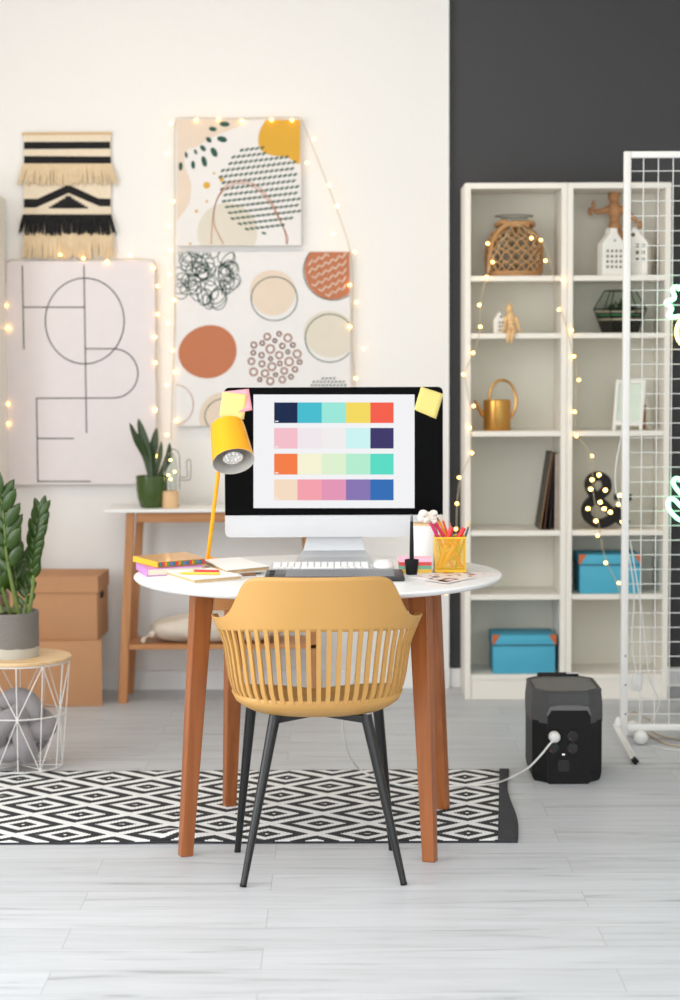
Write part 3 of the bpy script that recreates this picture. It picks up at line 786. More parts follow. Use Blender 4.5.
# wooden mannequins
MW = wood('mannequin_wood', (184,130,86), (204,150,102), 'Z', 0.5); MW2 = wood('mannequin_pale_wood', (222,180,124), (234,196,144), 'Z', 0.5)
def limb(mb, a, b, r0, r1):
    a, b = Vector(a), Vector(b); d = b-a; M = Matrix.Translation(a) @ d.to_track_quat('Z','Y').to_matrix().to_4x4(); L_ = d.length
    mb.lathe([(r1*0.3,0),(r0,L_*0.12),((r0+r1)/2,L_*0.5),(r1,L_*0.9),(r1*0.3,L_)], 12, 0, M)
def mann(label, m, pix, Y, zb, hub):
    # pix: dict of joint -> pixel (+ dy)
    J = {k: P(v[0], v[1], Y+(v[2] if len(v) > 2 else 0)) for k, v in pix.items()}
    t = thing('mannequin', label, 'wooden figure', (J['hip'].x, Y, zb))
    s = hub
    mb = MB(m); hd = J['head']
    mb.ball(hd, 0.030*s, 16, sc_=(0.78,0.85,1.15)); mb.cyl(J['neck'], hd, 0.010*s); mb.build('head', t, True)
    mb = MB(m); ch, wa, hip = J['chest'], J['waist'], J['hip']
    mb.ball(ch, 0.044*s, 16, sc_=(0.62,0.5,0.95)); mb.ball(wa, 0.022*s, 12); mb.ball(hip, 0.031*s, 14, sc_=(0.85,0.7,0.9)); mb.cyl(hip, ch, 0.012*s); mb.build('torso', t, True)
    for a, b, c_ in (('sl','el','hl'),('sr','er','hr')):
        mb = MB(m); limb(mb, J[a], J[b], 0.014*s, 0.011*s); mb.ball(J[b], 0.010*s, 8); limb(mb, J[b], J[c_], 0.012*s, 0.008*s)
        d = (J[c_]-J[b]).normalized(); mb.ball(J[c_]+d*0.016*s, 0.018*s, 10, sc_=(0.6,0.4,1)); mb.build('arm', t, True)
    for a, b, c_ in (('pl','kl','al'),('pr','kr','ar')):
        mb = MB(m); limb(mb, J[a], J[b], 0.020*s, 0.014*s); mb.ball(J[b], 0.012*s, 8); limb(mb, J[b], J[c_], 0.015*s, 0.009*s)
        f = J[c_]; mb.ball(f+Vector((0,-0.010*s,-0.004*s)), 0.018*s, 10, sc_=(0.5,1.2,0.45)); mb.build('leg', t, True)
    return t
m1 = mann('wooden artist mannequin with raised arm behind the white house lanterns', MW,
     dict(head=(614,196), neck=(614,203.5), chest=(614.5,210.5), waist=(614.8,219.5), hip=(614.8,227), sl=(610,208.5), el=(601.5,211.5), hl=(594.5,211.5),
          sr=(619,208), er=(629,214), hr=(637,222), pl=(612.5,230), kl=(612,252), al=(611,273), pr=(617.5,230), kr=(621,250), ar=(624,273)), 7.985, sh[5], 1.0)
mb = MB(MW); a = P(594.5,211.5,7.985); mb.ball(a+Vector((-0.004,0,0.022)), 0.013, 10, sc_=(0.6,0.5,1.9)); mb.build('raised_hand', m1, True)
mb = MB(MW); a = P(614,277,7.985); mb.lathe([(0.038,0),(0.038,0.006),(0.036,0.008)], 24, c=(a.x-m1.location.x+0.01, 0, 0)); mb.cyl((a.x-m1.location.x,0.03,0.004),(0,0.03,0.19),0.0025); mb.cyl((0,0.03,0.19),(0,0,0.195),0.0025); mb.build('stand', m1)
m2 = mann('small pale wooden mannequin sitting on the shelf edge beside tiny house', MW2,
     dict(head=(509.3,308.8), neck=(509.5,312), chest=(510.5,318), waist=(511,323), hip=(511.3,328.5), sl=(506.5,316.5), el=(505,324,-0.006), hl=(503.5,331,-0.01),
          sr=(515,316.5), er=(518,324,-0.004), hr=(519.3,331,-0.006), pl=(510,330,-0.004), kl=(509.3,332,-0.052), al=(507.5,342,-0.055), pr=(513.3,330,-0.004), kr=(513.3,332,-0.052), ar=(511,341.5,-0.056)), YS+0.045, sh[4], 0.62)
# terrarium
YT = 7.90
q = P(620, 332, YT); S = YT/F
ter = thing('terrarium', 'black-framed geometric glass terrarium with plants and dark soil', 'terrarium', (q.x, YT, sh[4]))
def ringp(r, z, n=6, ph=0.0, sx=1): return [Vector((r*sx*math.cos(2*PI*k/n+ph), r*math.sin(2*PI*k/n+ph), z)) for k in range(n)]
zm = 24*S; zt_ = 42*S
R0, R1, R2 = ringp(0.070,0.004), ringp(0.104,zm), ringp(0.062,zt_)
mb = MB(BLACK)
for R_ in (R0,R1,R2):
    for k in range(6): mb.cyl(R_[k], R_[(k+1)%6], 0.0022, n=6)
for k in range(6): mb.cyl(R0[k], R1[k], 0.0022, n=6); mb.cyl(R1[k], R2[k], 0.0022, n=6)
mb.build('metal_frame', ter)
mb = MB(glass('terrarium_glass', (236,242,238), 0.06)); mb.grid([R0, R1, R2], closed=True); mb.build('glass_panes', ter, smooth=False)
def inner(z): 
    r = 0.070+(0.104-0.070)*(z/zm) if z < zm else 0.104-(0.104-0.062)*((z-zm)/(zt_-zm)); return r*0.95
mb = MB(mat('dark_soil', (34,28,25), 1, var=0.3, scale=90), mat('pale_sand', (196,172,150), 1, var=0.1, scale=90), mat('green_sand', (60,140,84), 1, var=0.3, scale=60))
lay = [(0.005,0,0),(0.050,0,1),(0.057,0,0),(0.068,0,2),(0.073,0,0),(0.080,0,1),(0.086,0,1)]
for (za,_,mi), (zb_,_,_) in zip(lay, lay[1:]): 
    A_, B_ = ringp(inner(za), za), ringp(inner(zb_), zb_+0.0); mb._add(A_+B_, [tuple(reversed(range(6))), tuple(range(6,12))]+[(k,(k+1)%6,6+(k+1)%6,6+k) for k in range(6)], mi)
mb.build('soil_layers', ter, smooth=False)
FERN = mat('fern_green', (52,84,44), 0.7, var=0.4, scale=60)
rs = random.Random(11)
for (x, y, hgt) in ((-0.035,-0.01,0.05),(0.0,0.0,0.065),(0.03,-0.02,0.045),(0.05,0.02,0.035)):
    mb = MB(FERN)
    for k in range(26):
        a = rs.random()*6.28; e = rs.uniform(0.2,1.3); L_ = hgt*rs.uniform(0.6,1)
        d = Vector((math.cos(a)*math.cos(e), math.sin(a)*math.cos(e), math.sin(e)))*L_; o_ = Vector((x,y,0.082)); s_ = Vector((-math.sin(a), math.cos(a), 0))*0.007
        m_ = o_+d*0.6; mb._add([o_, m_-s_, o_+d, m_+s_], [(0,1,2,3)])
    mb.build('plant', ter, smooth=False)
# watering can
YG = 7.88
q = P(497, 432, YG); S = YG/F
can = thing('watering_can', 'shiny gold watering can with tall hoop handle on the middle shelf', 'watering can', (q.x, YG, sh[3]))
GOLD = mat('brushed_gold', (206,156,84), 0.28, metal=1.0, var=0.12, scale=8, stretch=(1,1,0.1))
ox = P(497.2,432,YG).x-q.x; R_ = 13.7*S; Hc = 30.5*S
MB(GOLD).lathe([(R_*0.97,0),(R_,0.003),(R_,Hc-0.002),(R_*0.97,Hc),(R_*0.93,Hc-0.004),(R_*0.93,0.01)], 36, cap=(True,True)).build('body', can)
def kc(x, y): v = P(460+x/5.667, 290+y/5.667, YG); return v
MB(GOLD).tube([kc(165,630), kc(172,570), kc(200,525), kc(240,510), kc(285,530), kc(312,585), kc(318,640), kc(303,695), kc(285,725)], 0.0055, 8, smooth=4).build('hoop_handle', can, True)
MB(GOLD).tube([kc(137,718), kc(112,680), kc(95,645), kc(84,624)], lambda t: 0.008-0.0035*t, 8, smooth=3).build('spout', can, True)
# easel frame
YE = 7.84
t = thing('easel_frame', 'small white A-frame easel board on shelf behind the wire grid', 'easel', (P(629,432,YE).x, YE, sh[3]))
def ke(x, y, dy=0): v = P(580+x/6.25, 370+y/6.25, YE+dy); return v
mb = MB(CER)
def slat(a, b, w_, th=0.012):
    d = (b-a).normalized(); sd = Vector((0,1,0)).cross(d).normalized()*w_/2; y = Vector((0,th/2,0))
    vs = [a-sd-y, a+sd-y, a+sd+y, a-sd+y, b-sd-y, b+sd-y, b+sd+y, b-sd+y]
    mb._add(vs, [(3,2,1,0),(4,5,6,7),(0,1,5,4),(1,2,6,5),(2,3,7,6),(3,0,4,7)])
def fix(v, dy, z=None): return Vector((v.x, YE+dy, v.z if z is None else z))
z0 = sh[3]+0.001
slat(fix(ke(205,378),-0.025,z0), fix(ke(240,65),0.025), 0.012); slat(fix(ke(372,378),-0.025,z0), fix(ke(406,65),0.025), 0.012)
slat(fix(ke(236,72),0.024), fix(ke(408,72),0.024), 0.013); slat(fix(ke(212,330),-0.018), fix(ke(376,335),-0.018), 0.016)
mb.build('frame', t, True, False)
mb = MB(mat('pale_mint_board', (214,226,212), 0.5, var=0.03)); a, b, c_, d_ = fix(ke(232,85),0.024), fix(ke(398,85),0.024), fix(ke(372,322),-0.014), fix(ke(216,322),-0.014)
mb._add([a,b,c_,d_]+[v+Vector((0,0.004,0)) for v in (a,b,c_,d_)], [(3,2,1,0),(4,5,6,7),(0,1,5,4),(1,2,6,5),(2,3,7,6),(3,0,4,7)]); mb.build('board', t, True, False)
mb = MB(CER); slat(fix(ke(455,378),0.085,z0), fix(ke(412,66),0.034), 0.010, 0.008); slat(fix(ke(285,378),0.085,z0), fix(ke(250,66),0.034), 0.010, 0.008); mb.build('rear_leg', t, True, False)
o = MB(mat('terracotta_card', (172,112,66), 0.8)).span((ke(400,250).x,7.945,sh[3]+0.0005),(ke(436,250).x,7.965,ke(400,215,0.12).z), bev=0.003).build('wooden_block')
tag(o, 'small reddish-brown wooden block behind the white easel board', 'block')
# records
YR = 7.86
cols = [((70,66,58),(148,112,78)), ((40,36,34),(96,60,44)), ((24,22,22),(30,28,28)), ((190,170,160),(205,190,178)), ((120,98,92),(180,160,150)), ((208,200,184),(214,206,190))]
tops = [551.5,555.5,558,560.2,562,563.2]; bots = [538.5,543,548,555.5,559,562.8]
lbl = ['grey-brown record sleeve leaning outermost on the shelf', 'dark brown record sleeve leaning second from the left', 'black record sleeve leaning in the middle of the row', 'pinkish-beige record sleeve standing right of the black one', 'mauve-grey thin record sleeve second from the divider', 'cream record sleeve standing closest to the bookcase divider']
xmax = XA1-0.0225
for i in range(6):
    zb_ = sh[2]+0.001; yt = 451+ (0 if i < 3 else 1.5); zt_ = P(555, yt, YR).z
    xb, xt = P(bots[i],531,YR).x, min(P(tops[i],455,YR).x, xmax-0.004-0.0055*(5-i))
    xb = min(xb, xmax-0.004-0.006*(5-i))
    th = 0.0045
    dxy = Vector((xt-xb,0,zt_-zb_)); d = dxy.normalized(); n_ = Vector((d.z,0,-d.x))*th/2; zfix = abs(n_.z)
    a = Vector((xb,7.80+0.003*i,zb_+zfix)); 
    o = thing('record_sleeve', lbl[i], 'record', (xb, 7.9, zb_), 0, 'record sleeves leaning on the shelf')
    mb = MB(mat('sleeve_%d' % i, cols[i][0], 0.7, var=0.25, scale=14)); L_ = Vector((0,0.2,0))
    vs = [a-n_, a+n_, a+n_+L_, a-n_+L_]; vs += [v+d*dxy.length*0.985 for v in vs]
    mb._add(vs, [(3,2,1,0),(4,5,6,7),(0,1,5,4),(1,2,6,5),(2,3,7,6),(3,0,4,7)]); mb.build('cover', o, True, False)
    mb = MB(mat('sleeve_spine_%d' % i, cols[i][1], 0.7, var=0.2, scale=30)); 
    vs = [a-n_*0.8-Vector((0,0.0015,0)), a+n_*0.8-Vector((0,0.0015,0)), a+n_*0.8, a-n_*0.8]; vs += [v+d*dxy.length*0.98 for v in vs]
    mb._add(vs, [(3,2,1,0),(4,5,6,7),(0,1,5,4),(1,2,6,5),(2,3,7,6),(3,0,4,7)]); mb.build('spine', o, True, False)
# ampersand marquee
YA = 7.86; S = YA/F
amp = thing('marquee_light', 'black ampersand marquee light studded with glowing bulbs', 'light', (P(600,530,YA).x, YA, sh[2]))
def ka(x, y): return P(580+x/6.25, 370+y/6.25, YA)
path = [(300,800),(262,865),(215,935),(150,975),(90,972),(45,935),(40,880),(80,830),(135,795),(165,758),(158,706),(112,682),(66,706),(60,755),(95,812),(150,860),(205,915),(262,968),(300,985)]
pts = catmull([ka(*p) for p in path], 6); rows = []; n = len(pts); w_ = 0.0190
mb = MB(BLACK)
for i, p in enumerate(pts):
    a = pts[max(0,i-1)]; b = pts[min(n-1,i+1)]; d = (b-a).normalized(); sd = Vector((0,1,0)).cross(d).normalized()*w_*(0.92 if i > 3 else 0.7)
    k = -0.001*(i/n)
    rows.append([p-sd+Vector((0,-0.022+k,0)), p+sd+Vector((0,-0.022+k,0)), p+sd+Vector((0,0.022,0)), p-sd+Vector((0,0.022,0))])
mb.grid(rows, closed=True); mb._add(rows[0], [(0,1,2,3)]); mb._add(rows[-1], [(3,2,1,0)])
a, b = ka(215,815), ka(318,815); mb.span((a.x,YA-0.021,a.z-0.012),(b.x,YA+0.021,a.z+0.012))
o = mb.build('ampersand_body', amp, True, True, angle=0.5)
zmin = min(v.co.z for v in o.data.vertices); dz = -zmin
for v in o.data.vertices: v.co.z += dz
MQ = glow('marquee_bulb', (1.0,0.62,0.14), 8)
mbm = None
for x, y in ((112,673),(70,703),(60,762),(152,768),(120,843),(44,883),(145,884),(183,905),(234,856),(244,800),(93,960),(258,965)):
    v = ka(x,y)-amp.location
    if mbm is None: o = MB(MQ).ball((0,0,0), 0.0072, 12, sc_=(1.1,1,1)).build('bulb', amp); mbm = o.data
    else: o = bpy.data.objects.new('bulb', mbm); COL.objects.link(o); o.parent = amp
    o.location = (v.x, -0.030, v.z+dz)
# blue storage boxes
BLUE = mat('turquoise_card', (74,170,200), 0.6, var=0.05); COPP = mat('copper_corner', (196,104,58), 0.45, metal=0.3); DK = mat('box_seam', (52,84,96), 0.7)
def bluebox(label, x0, x1, yt, ybm, zb, Y, d_=0.20):
    a, b = P(x0,ybm,Y), P(x1,ybm,Y); w_ = b.x-a.x; h_ = P(x0,yt,Y).z-zb; lid = h_*0.26
    t = thing('storage_box', label, 'box', ((a.x+b.x)/2, Y, zb), 0)
    MB(BLUE).span((-w_/2+0.003,0.003,0),(w_/2-0.003,d_-0.003,h_-0.004), bev=0.003).build('body', t)
    mb = MB(BLUE, DK); mb.span((-w_/2,0,h_-lid),(w_/2,d_,h_), 0, bev=0.003); mb.span((-w_/2-0.0004,-0.0006,h_-lid-0.0015),(w_/2+0.0004,d_,h_-lid+0.003), 1); mb.build('lid', t)
    for s_ in (-1, 1):
        mb = MB(COPP); q = [(s_*(w_/2+0.001),h_+0.001),(s_*(w_/2-0.030),h_+0.001),(s_*(w_/2-0.004),h_-lid+0.003),(s_*(w_/2+0.001),h_-lid+0.003)]
        mb.prism(q, -0.0016, 0.001, 0, XZ)
        q2 = [(s_*(w_/2+0.001),-0.001),(s_*(w_/2-0.030),-0.001),(s_*(w_/2+0.001),0.03)]; mb.prism(q2, h_, h_+0.0012); mb.build('corner_cap', t, False, False)
        mb = MB(COPP); mb.box((s_*(w_/2-0.012), -0.0022, h_-lid*0.45), (0.005,0.002,0.005)); mb.build('corner_rivet', t, False, False)
    return t
bluebox('turquoise storage box with copper corners on the bottom shelf behind the power station', 492.5, 556, 635.5, 674.5, sh[0], YS+0.02)
bluebox('turquoise storage box with copper corners on the shelf below the ampersand light', 579, 641, 555, 594.5, sh[1], YS+0.02)

# ------------------------------------------------------------------ wire grid stand
YGp = 6.88
xg = P(625.5,450,YGp).x; ztop = P(626,151.5,YGp).z; zbot = P(640,727,YGp).z
gs = thing('grid_stand', 'white wire mesh display stand with square frame at right', 'display stand', (xg+0.45, YGp, 0))
fw = 0.024; xg2 = xg+0.95
MB(STEELW).span((xg-fw/2,YGp-0.012,zbot-0.03),(xg+fw/2,YGp+0.012,ztop), bev=0.003).build('post', gs, True)
MB(STEELW).span((xg2-fw/2,YGp-0.012,zbot-0.03),(xg2+fw/2,YGp+0.012,ztop), bev=0.003).build('post', gs, True)
MB(STEELW).span((xg+fw/2,YGp-0.0115,ztop-0.022),(xg2-fw/2,YGp+0.0115,ztop-0.0005), bev=0.002).build('top_rail', gs, True)
MB(STEELW).span((xg+fw/2,YGp-0.0115,zbot-0.011),(xg2-fw/2,YGp+0.0115,zbot+0.011), bev=0.002).build('bottom_rail', gs, True)
mb = MB(STEELW); p_ = 14.7*YGp/F
x = P(641.5,450,YGp).x
while x < xg2-0.02: mb.cyl((x,YGp-0.002,zbot),(x,YGp-0.002,ztop-0.01), 0.0017, n=6); x += p_
z = P(640,171,YGp).z
while z > zbot+0.02: mb.cyl((xg,YGp+0.002,z),(xg2,YGp+0.002,z), 0.0017, n=6); z -= p_
mb.build('wire_mesh', gs, True)
mb = MB(mat('screw_grey', (110,110,112), 0.4, metal=0.8))
for py in (656,685,714): v = P(625.5,py,YGp-0.012); mb.cyl((v.x,YGp-0.0135,v.z),(v.x,YGp-0.011,v.z),0.0035,n=10)
mb.build('screws', gs, True)
for xx in (xg, xg2):
    fe = G(634 if xx == xg else 634, 763); fx = xx-0.012
    mb = MB(STEELW); mb.tube([(fx-0.010,YGp+0.03,0.062),(fx-0.010,YGp-0.03,0.056),(fx+0.0,6.53,0.0125)], 0.0115, 4, smooth=4)
    mb.ball((fx-0.008,YGp-0.004,0.068), 0.018, 12, sc_=(0.7,1,1.6)); foot = mb.build('foot', gs, True)
    mb = MB(BLACK); mb.cyl((fx+0.0,6.545,0.0135),(fx+0.0,6.520,0.0115),0.0128,n=4); mb.build('end_cap', foot, True)

# neon signs on the grid
GREEN = glow('green_neon', (0.17,1.0,0.42), 3.6); YEL = glow('yellow_neon', (1.0,0.78,0.10), 4.0)
YN = YGp-0.030
pin = thing('neon_sign', 'pineapple neon sign with green crown and yellow body, cut by frame edge', 'neon sign', P(690,320,YN))
def kn(x, y): return P(640+x/10, 270+y/10, YN)
mb = MB(GREEN); mb.tube([kn(400,200), kn(375,170), kn(340,170), kn(325,205), kn(345,255), kn(340,290), kn(290,305), kn(258,330), kn(290,355), kn(320,385), kn(300,420), kn(283,455), kn(310,470), kn(400,462), kn(500,465),
    kn(610,462), kn(640,450), kn(600,400), kn(620,375), kn(660,330), kn(610,300), kn(580,280), kn(590,230), kn(590,180), kn(550,170), kn(520,200), kn(480,120), kn(455,80), kn(430,130), kn(400,200)], 0.0066, 8, smooth=4); mb.build('crown_tube', pin, True)
mb = MB(YEL); mb.tube([kn(470+105*math.cos(a*PI/14), 620+140*math.sin(a*PI/14)) for a in range(28)], 0.0065, 8, closed=True); mb.build('body_tube', pin, True)
mb = MB(mat('amber_acrylic', (235,170,40), 0.3)); mb.prism([(0.036*math.cos(a*PI/12), 0.048*math.sin(a*PI/12)) for a in range(24)], -0.001, 0.001, 0, Matrix.Translation(kn(470,620)+Vector((0,0.004,0)))@XZ); mb.build('backing', pin, True)
mb = MB(mat('clear_clip', (220,220,220), 0.3)); 
for q in ((345,255),(470,470)): v = kn(*q); mb.cyl(v, v+Vector((0,0.03,0)), 0.003, n=8)
mb.build('mount_clip', pin, True)
nl = thing('neon_sign', 'green leaf-shaped neon sign hanging low on the wire grid', 'neon sign', P(685,520,YN))
def km(x, y): return P(630+x/6.25, 460+y/6.25, YN)
mb = MB(GREEN); mb.tube([km(400,300), km(340,235), km(290,180), km(270,140), km(285,115), km(320,125), km(380,180), km(460,240)], 0.0066, 8, smooth=4)
mb.tube([km(420,420), km(350,390), km(295,365), km(250,315), km(236,275), km(250,245), km(280,250), km(330,300), km(400,345), km(460,380)], 0.0066, 8, smooth=4); mb.build('leaf_tube', nl, True)
mb = MB(mat('clear_clip', (220,220,220), 0.3)); v = km(290,180); mb.cyl(v, v+Vector((0,0.03,0)), 0.003, n=8); v = km(295,365); mb.cyl(v, v+Vector((0,0.03,0)), 0.003, n=8); mb.build('mount_clip', nl, True)

# cables by the stand
CW = mat('white_cable', (226,226,224), 0.45, var=0.02)
YB_ = 6.94
o = thing('power_cable', 'white cable with inline adapter hanging behind the wire grid', 'cable', (P(637,690,YB_).x, YB_, 0.0))
mb = MB(CW)
mb.tube([P(622,380,YB_),P(622,430,YB_),P(616,465,YB_),P(616,490,YB_),P(622,510,YB_),P(627,545,YB_),P(634,590,YB_),P(632,640,YB_),P(636,672,YB_)], 0.0026, 6, smooth=4)
mb.tube([P(630,540,YB_+.02),P(640,600,YB_+.02),P(646,650,YB_+.02),P(650,680,YB_+.02),P(659,700,YB_+.02),P(655,715,YB_+.02),Vector((P(645,722,YB_).x,YB_+.03,0.004)),G(660,748,0.004),G(700,752,0.004)], 0.0022, 6, smooth=4)
mb.tube([P(638,688,YB_),P(642,705,YB_),Vector((P(640,722,YB_).x,YB_+.03,0.02)),G(634,736,0.004)], 0.0022, 6, smooth=4)
mb.build('cord', o, True)
mb = MB(CW); a = P(637,682,YB_); mb.box((0,0,0),(0.038,0.028,0.062),0,Matrix.Translation(a)@Euler((0,0.15,0)).to_matrix().to_4x4(),0.005); mb.build('adapter', o, True)
t = thing('extension_lead', 'round white sockets with beige cords on the floor under the wire grid', 'extension lead', G(634,742,0))
mb = MB(CW); a = G(634,738,0.0); mb.ball((a.x,7.0,0.03),0.030,16); a2 = G(634,733,0.0); mb.ball((a.x+0.005,6.86,0.026),0.0255,16); mb.cyl((a.x,6.99,0.03),(a.x+.005,6.87,0.026),0.014); mb.build('socket_body', t, True)
BG = mat('beige_cord', (196,178,150), 0.5)
mb = MB(BG); mb.tube([(a.x,7.03,0.02),G(632,712,0.06),G(645,718,0.02),G(652,722,0.004),G(640,728,0.004),G(655,738,0.004),G(668,744,0.004),G(700,750,0.004)], 0.003, 6, smooth=4)
mb.tube([G(650,730,0.004),G(665,737,0.004),G(690,741,0.004)], 0.003, 6, smooth=4); mb.build('cord', t, True)

# ------------------------------------------------------------------ power station
f0 = G(540, 784); yfp = f0.y; S = (yfp)/F
xp0, xp1 = P(532.0,740,yfp+0.03).x, P(603.5,740,yfp+0.03).x
W_ = xp1-xp0; D_ = 0.33; Hh = P(560,693,yfp).z
ps = thing('power_station', 'black portable power station with chamfered corners on the floor', 'power station', ((xp0+xp1)/2, yfp+D_/2, 0))
PB = mat('power_black', (20,20,21), 0.5, var=0.08, scale=60, spec=0.2); PG = mat('power_grey', (76,76,77), 0.55, var=0.05, scale=60, spec=0.25)
def octo(w_, d_, cx, cy): return [(-w_/2+cx,-d_/2),(w_/2-cx,-d_/2),(w_/2,-d_/2+cy),(w_/2,d_/2-cy),(w_/2-cx,d_/2),(-w_/2+cx,d_/2),(-w_/2,d_/2-cy),(-w_/2,-d_/2+cy)]
zsplit = Hh*0.66
mb = MB(PB); rws = []
for (z, k) in ((0.0,0.93),(0.010,0.975),(0.03,1.0),(zsplit+0.006,1.0)):
    rws.append([Vector((x*k, y*k, z)) for x, y in octo(W_-0.004, D_-0.004, 0.045, 0.05)])
mb.grid(rws, closed=True); mb._add(rws[0], [tuple(reversed(range(8)))]); mb._add(rws[-1], [tuple(range(8))]); mb.build('lower_body', ps, False, False, bev=0.003)
mb = MB(PG); rws = []
for (z, k) in ((zsplit,1.0),(Hh-0.045,1.0),(Hh-0.006,0.965),(Hh,0.94)):
    rws.append([Vector((x*k, y*k, z)) for x, y in octo(W_, D_, 0.048, 0.055)])
mb.grid(rws, closed=True); mb._add(rws[0], [tuple(reversed(range(8)))]); mb._add(rws[-1], [tuple(range(8))]); mb.build('upper_casing', ps, False, False, bev=0.003)
# handle wall at the back edge and raised rim
mb = MB(PG)
rim = [Vector((x*0.93, y*0.93, Hh-0.001)) for x, y in octo(W_, D_, 0.048, 0.055)]
mb.tube(rim+[rim[0]], 0.006, 6); mb.build('top_rim', ps)
mb = MB(mat('top_tray', (92,92,93), 0.45, var=0.05)); mb.prism([(x*0.86,y*0.86) for x, y in octo(W_, D_, 0.05, 0.06)], Hh-0.002, Hh+0.003); mb.build('top_tray', ps, False, False)
mb = MB(PB); 
hw_ = W_*0.5
mb.prism(rounded(W_*0.60, 0.245, 0.02), 0, 0.0035, 0, Matrix.Translation((0,-D_/2-0.0035,Hh-0.045-0.1225-0.006))@XZ); mb.build('socket_panel', ps, False, False)
mb = MB(mat('brow_grey', (104,104,104), 0.45)); yy = -D_/2-0.010
mb.prism([(-W_*0.31,-0.004),(-W_*0.27,0.022),(-W_*0.15,0.028),(W_*0.15,0.028),(W_*0.27,0.022),(W_*0.31,-0.004),(W_*0.29,-0.004),(W_*0.25,0.012),(-W_*0.25,0.012),(-W_*0.29,-0.004)], 0, 0.008, 0, Matrix.Translation((0,yy,Hh-0.066))@XZ); mb.build('panel_brow', ps, False, False)
mb = MB(PB); mb.span((-W_*0.30,D_/2-0.02,Hh-0.01),(W_*0.30,D_/2+0.012,Hh+0.012), bev=0.006); mb.build('carry_handle', ps)
mb = MB(mat('latch_grey', (200,200,200), 0.4)); mb.span((W_*0.12,D_/2-0.022,Hh+0.0105),(W_*0.30,D_/2-0.002,Hh+0.0145), bev=0.001); mb.build('latch', ps)
SOCK = mat('socket_black', (16,16,17), 0.35); PIN = mat('socket_pin', (170,96,60), 0.4, metal=0.6)
YSo = yfp-0.004
def kp(x, y): v = P(520+x/7.55, 660+y/7.55, YSo); return v
for x, y in ((400,580),(255,670),(400,670),(255,575)):
    v = kp(x,y); mb = MB(SOCK); mb.lathe([(0.018,0),(0.018,0.004),(0.015,0.005),(0.0145,0.001)], 24, 0, Matrix.Translation((v.x,YSo+0.0005,v.z))@Euler((PI/2,0,0)).to_matrix().to_4x4()); s_ = mb.build('socket', ps, True)
    mb = MB(PIN); mb.box((v.x-0.010,YSo-0.004,v.z-0.006),(0.005,0.003,0.002)); mb.build('socket_pin', s_, True, False)
v = kp(328,713); mb = MB(glow('status_led', (1,1,1), 1.5)); mb.box((v.x,YSo-0.001,v.z),(0.007,0.002,0.0035)); mb.build('status_light', ps, True)
v = kp(330,800); mb = MB(SOCK); mb.prism(rounded(0.034,0.036,0.006),0,0.003,0,Matrix.Translation((v.x,YSo-0.001,v.z))@XZ); mb.build('mark_plate', ps, True, False)

# cable from power station to the monitor
cab = thing('power_cable', 'white power cord running from the black power station over the rug to the desk', 'cable', G(450,784,0.0))
v = kp(255,572); mb = MB(CW)
pl = Vector((v.x, YSo-0.008, v.z)); mb.lathe([(0.0165,0),(0.0178,0.006),(0.0178,0.022),(0.014,0.030),(0.004,0.034)], 24, 0, Matrix.Translation((v.x,YSo-0.0055,v.z))@Euler((PI/2,0,0)).to_matrix().to_4x4()); mb.build('plug', cab, True)
mb = MB(CW)
mb.tube([(v.x,YSo-0.036,v.z-0.004), P(549,745,YSo-0.05), P(541,755,YSo-0.05), P(528,768,YSo-0.03), G(512,777,0.012), G(496,783,0.014), G(470,785.5,0.014), G(430,786,0.014), G(400,785,0.014), G(380,779,0.014),
         G(362,771,0.014), P(352,760,6.3), P(346,745,6.22), P(343,728,6.18), P(345,705,6.12), P(353,680,6.08), P(361,655,6.04), P(362,632,6.02), P(358,612,6.03), Vector((0.03,6.13,0.70)), Vector((0.02,6.135,0.748)), Vector((0.0,6.08,0.757)), Vector((-0.02,6.0,0.757))], 0.0032, 8, smooth=5)
mb.build('cord', cab, True)

# ------------------------------------------------------------------ desk
TZ = 0.745; TC = Vector((P(318,574,5.6).x, 5.585, 0)); TR = 0.515
desk = thing('desk', 'round white-topped desk with splayed orange-brown wooden legs', 'desk', (TC.x, TC.y, 0))
prof = [(0.0005,TZ-0.018),(TR-0.016,TZ-0.018),(TR-0.008,TZ-0.015),(TR-0.001,TZ-0.008),(TR,TZ-0.005),(TR-0.0015,TZ-0.0015),(TR-0.005,TZ),(0.0005,TZ)]
MB(mat('white_tabletop', (240,240,240), 0.3, var=0.01, coat=0.2)).lathe(prof, 96, cap=(False,False)).build('tabletop', desk)
LEGW = wood('amber_beech', (138,76,34), (166,98,50), 'Z', 0.35); LEGX = wood('amber_beech_x', (182,118,58), (204,140,76), 'X', 0.4)
feet = [G(185.5,855.5), G(430,861), G(443,811), G(229.5,808)]
topx = [P(202,600,5.36), P(420,600,5.32), P(429,600,5.80), P(236,600,5.82)]
for f_, tp in zip(feet, topx):
    out = Vector((0.36 if f_.x < TC.x else -0.36, -0.933, 0)).normalized(); sd = Vector((-out.y, out.x, 0))
    tp = Vector((tp.x, tp.y, TZ-0.0185)); mb = MB(LEGW)
    def quad(c, a_, b_, z): return [Vector((c.x,c.y,z))+out*a_*i+sd*b_*j for i, j in ((1,1),(-1,1),(-1,-1),(1,-1))]
    zf = 0.0078 if f_.y > RF else 0.0
    vs = quad(f_,0.0165,0.0175,zf)+quad(tp,0.026,0.027,TZ-0.0185)
    mb._add(vs, [(3,2,1,0),(4,5,6,7),(0,1,5,4),(1,2,6,5),(2,3,7,6),(3,0,4,7)])
    mb.build('leg', desk, True, False, bev=0.003)
c4_ = topx
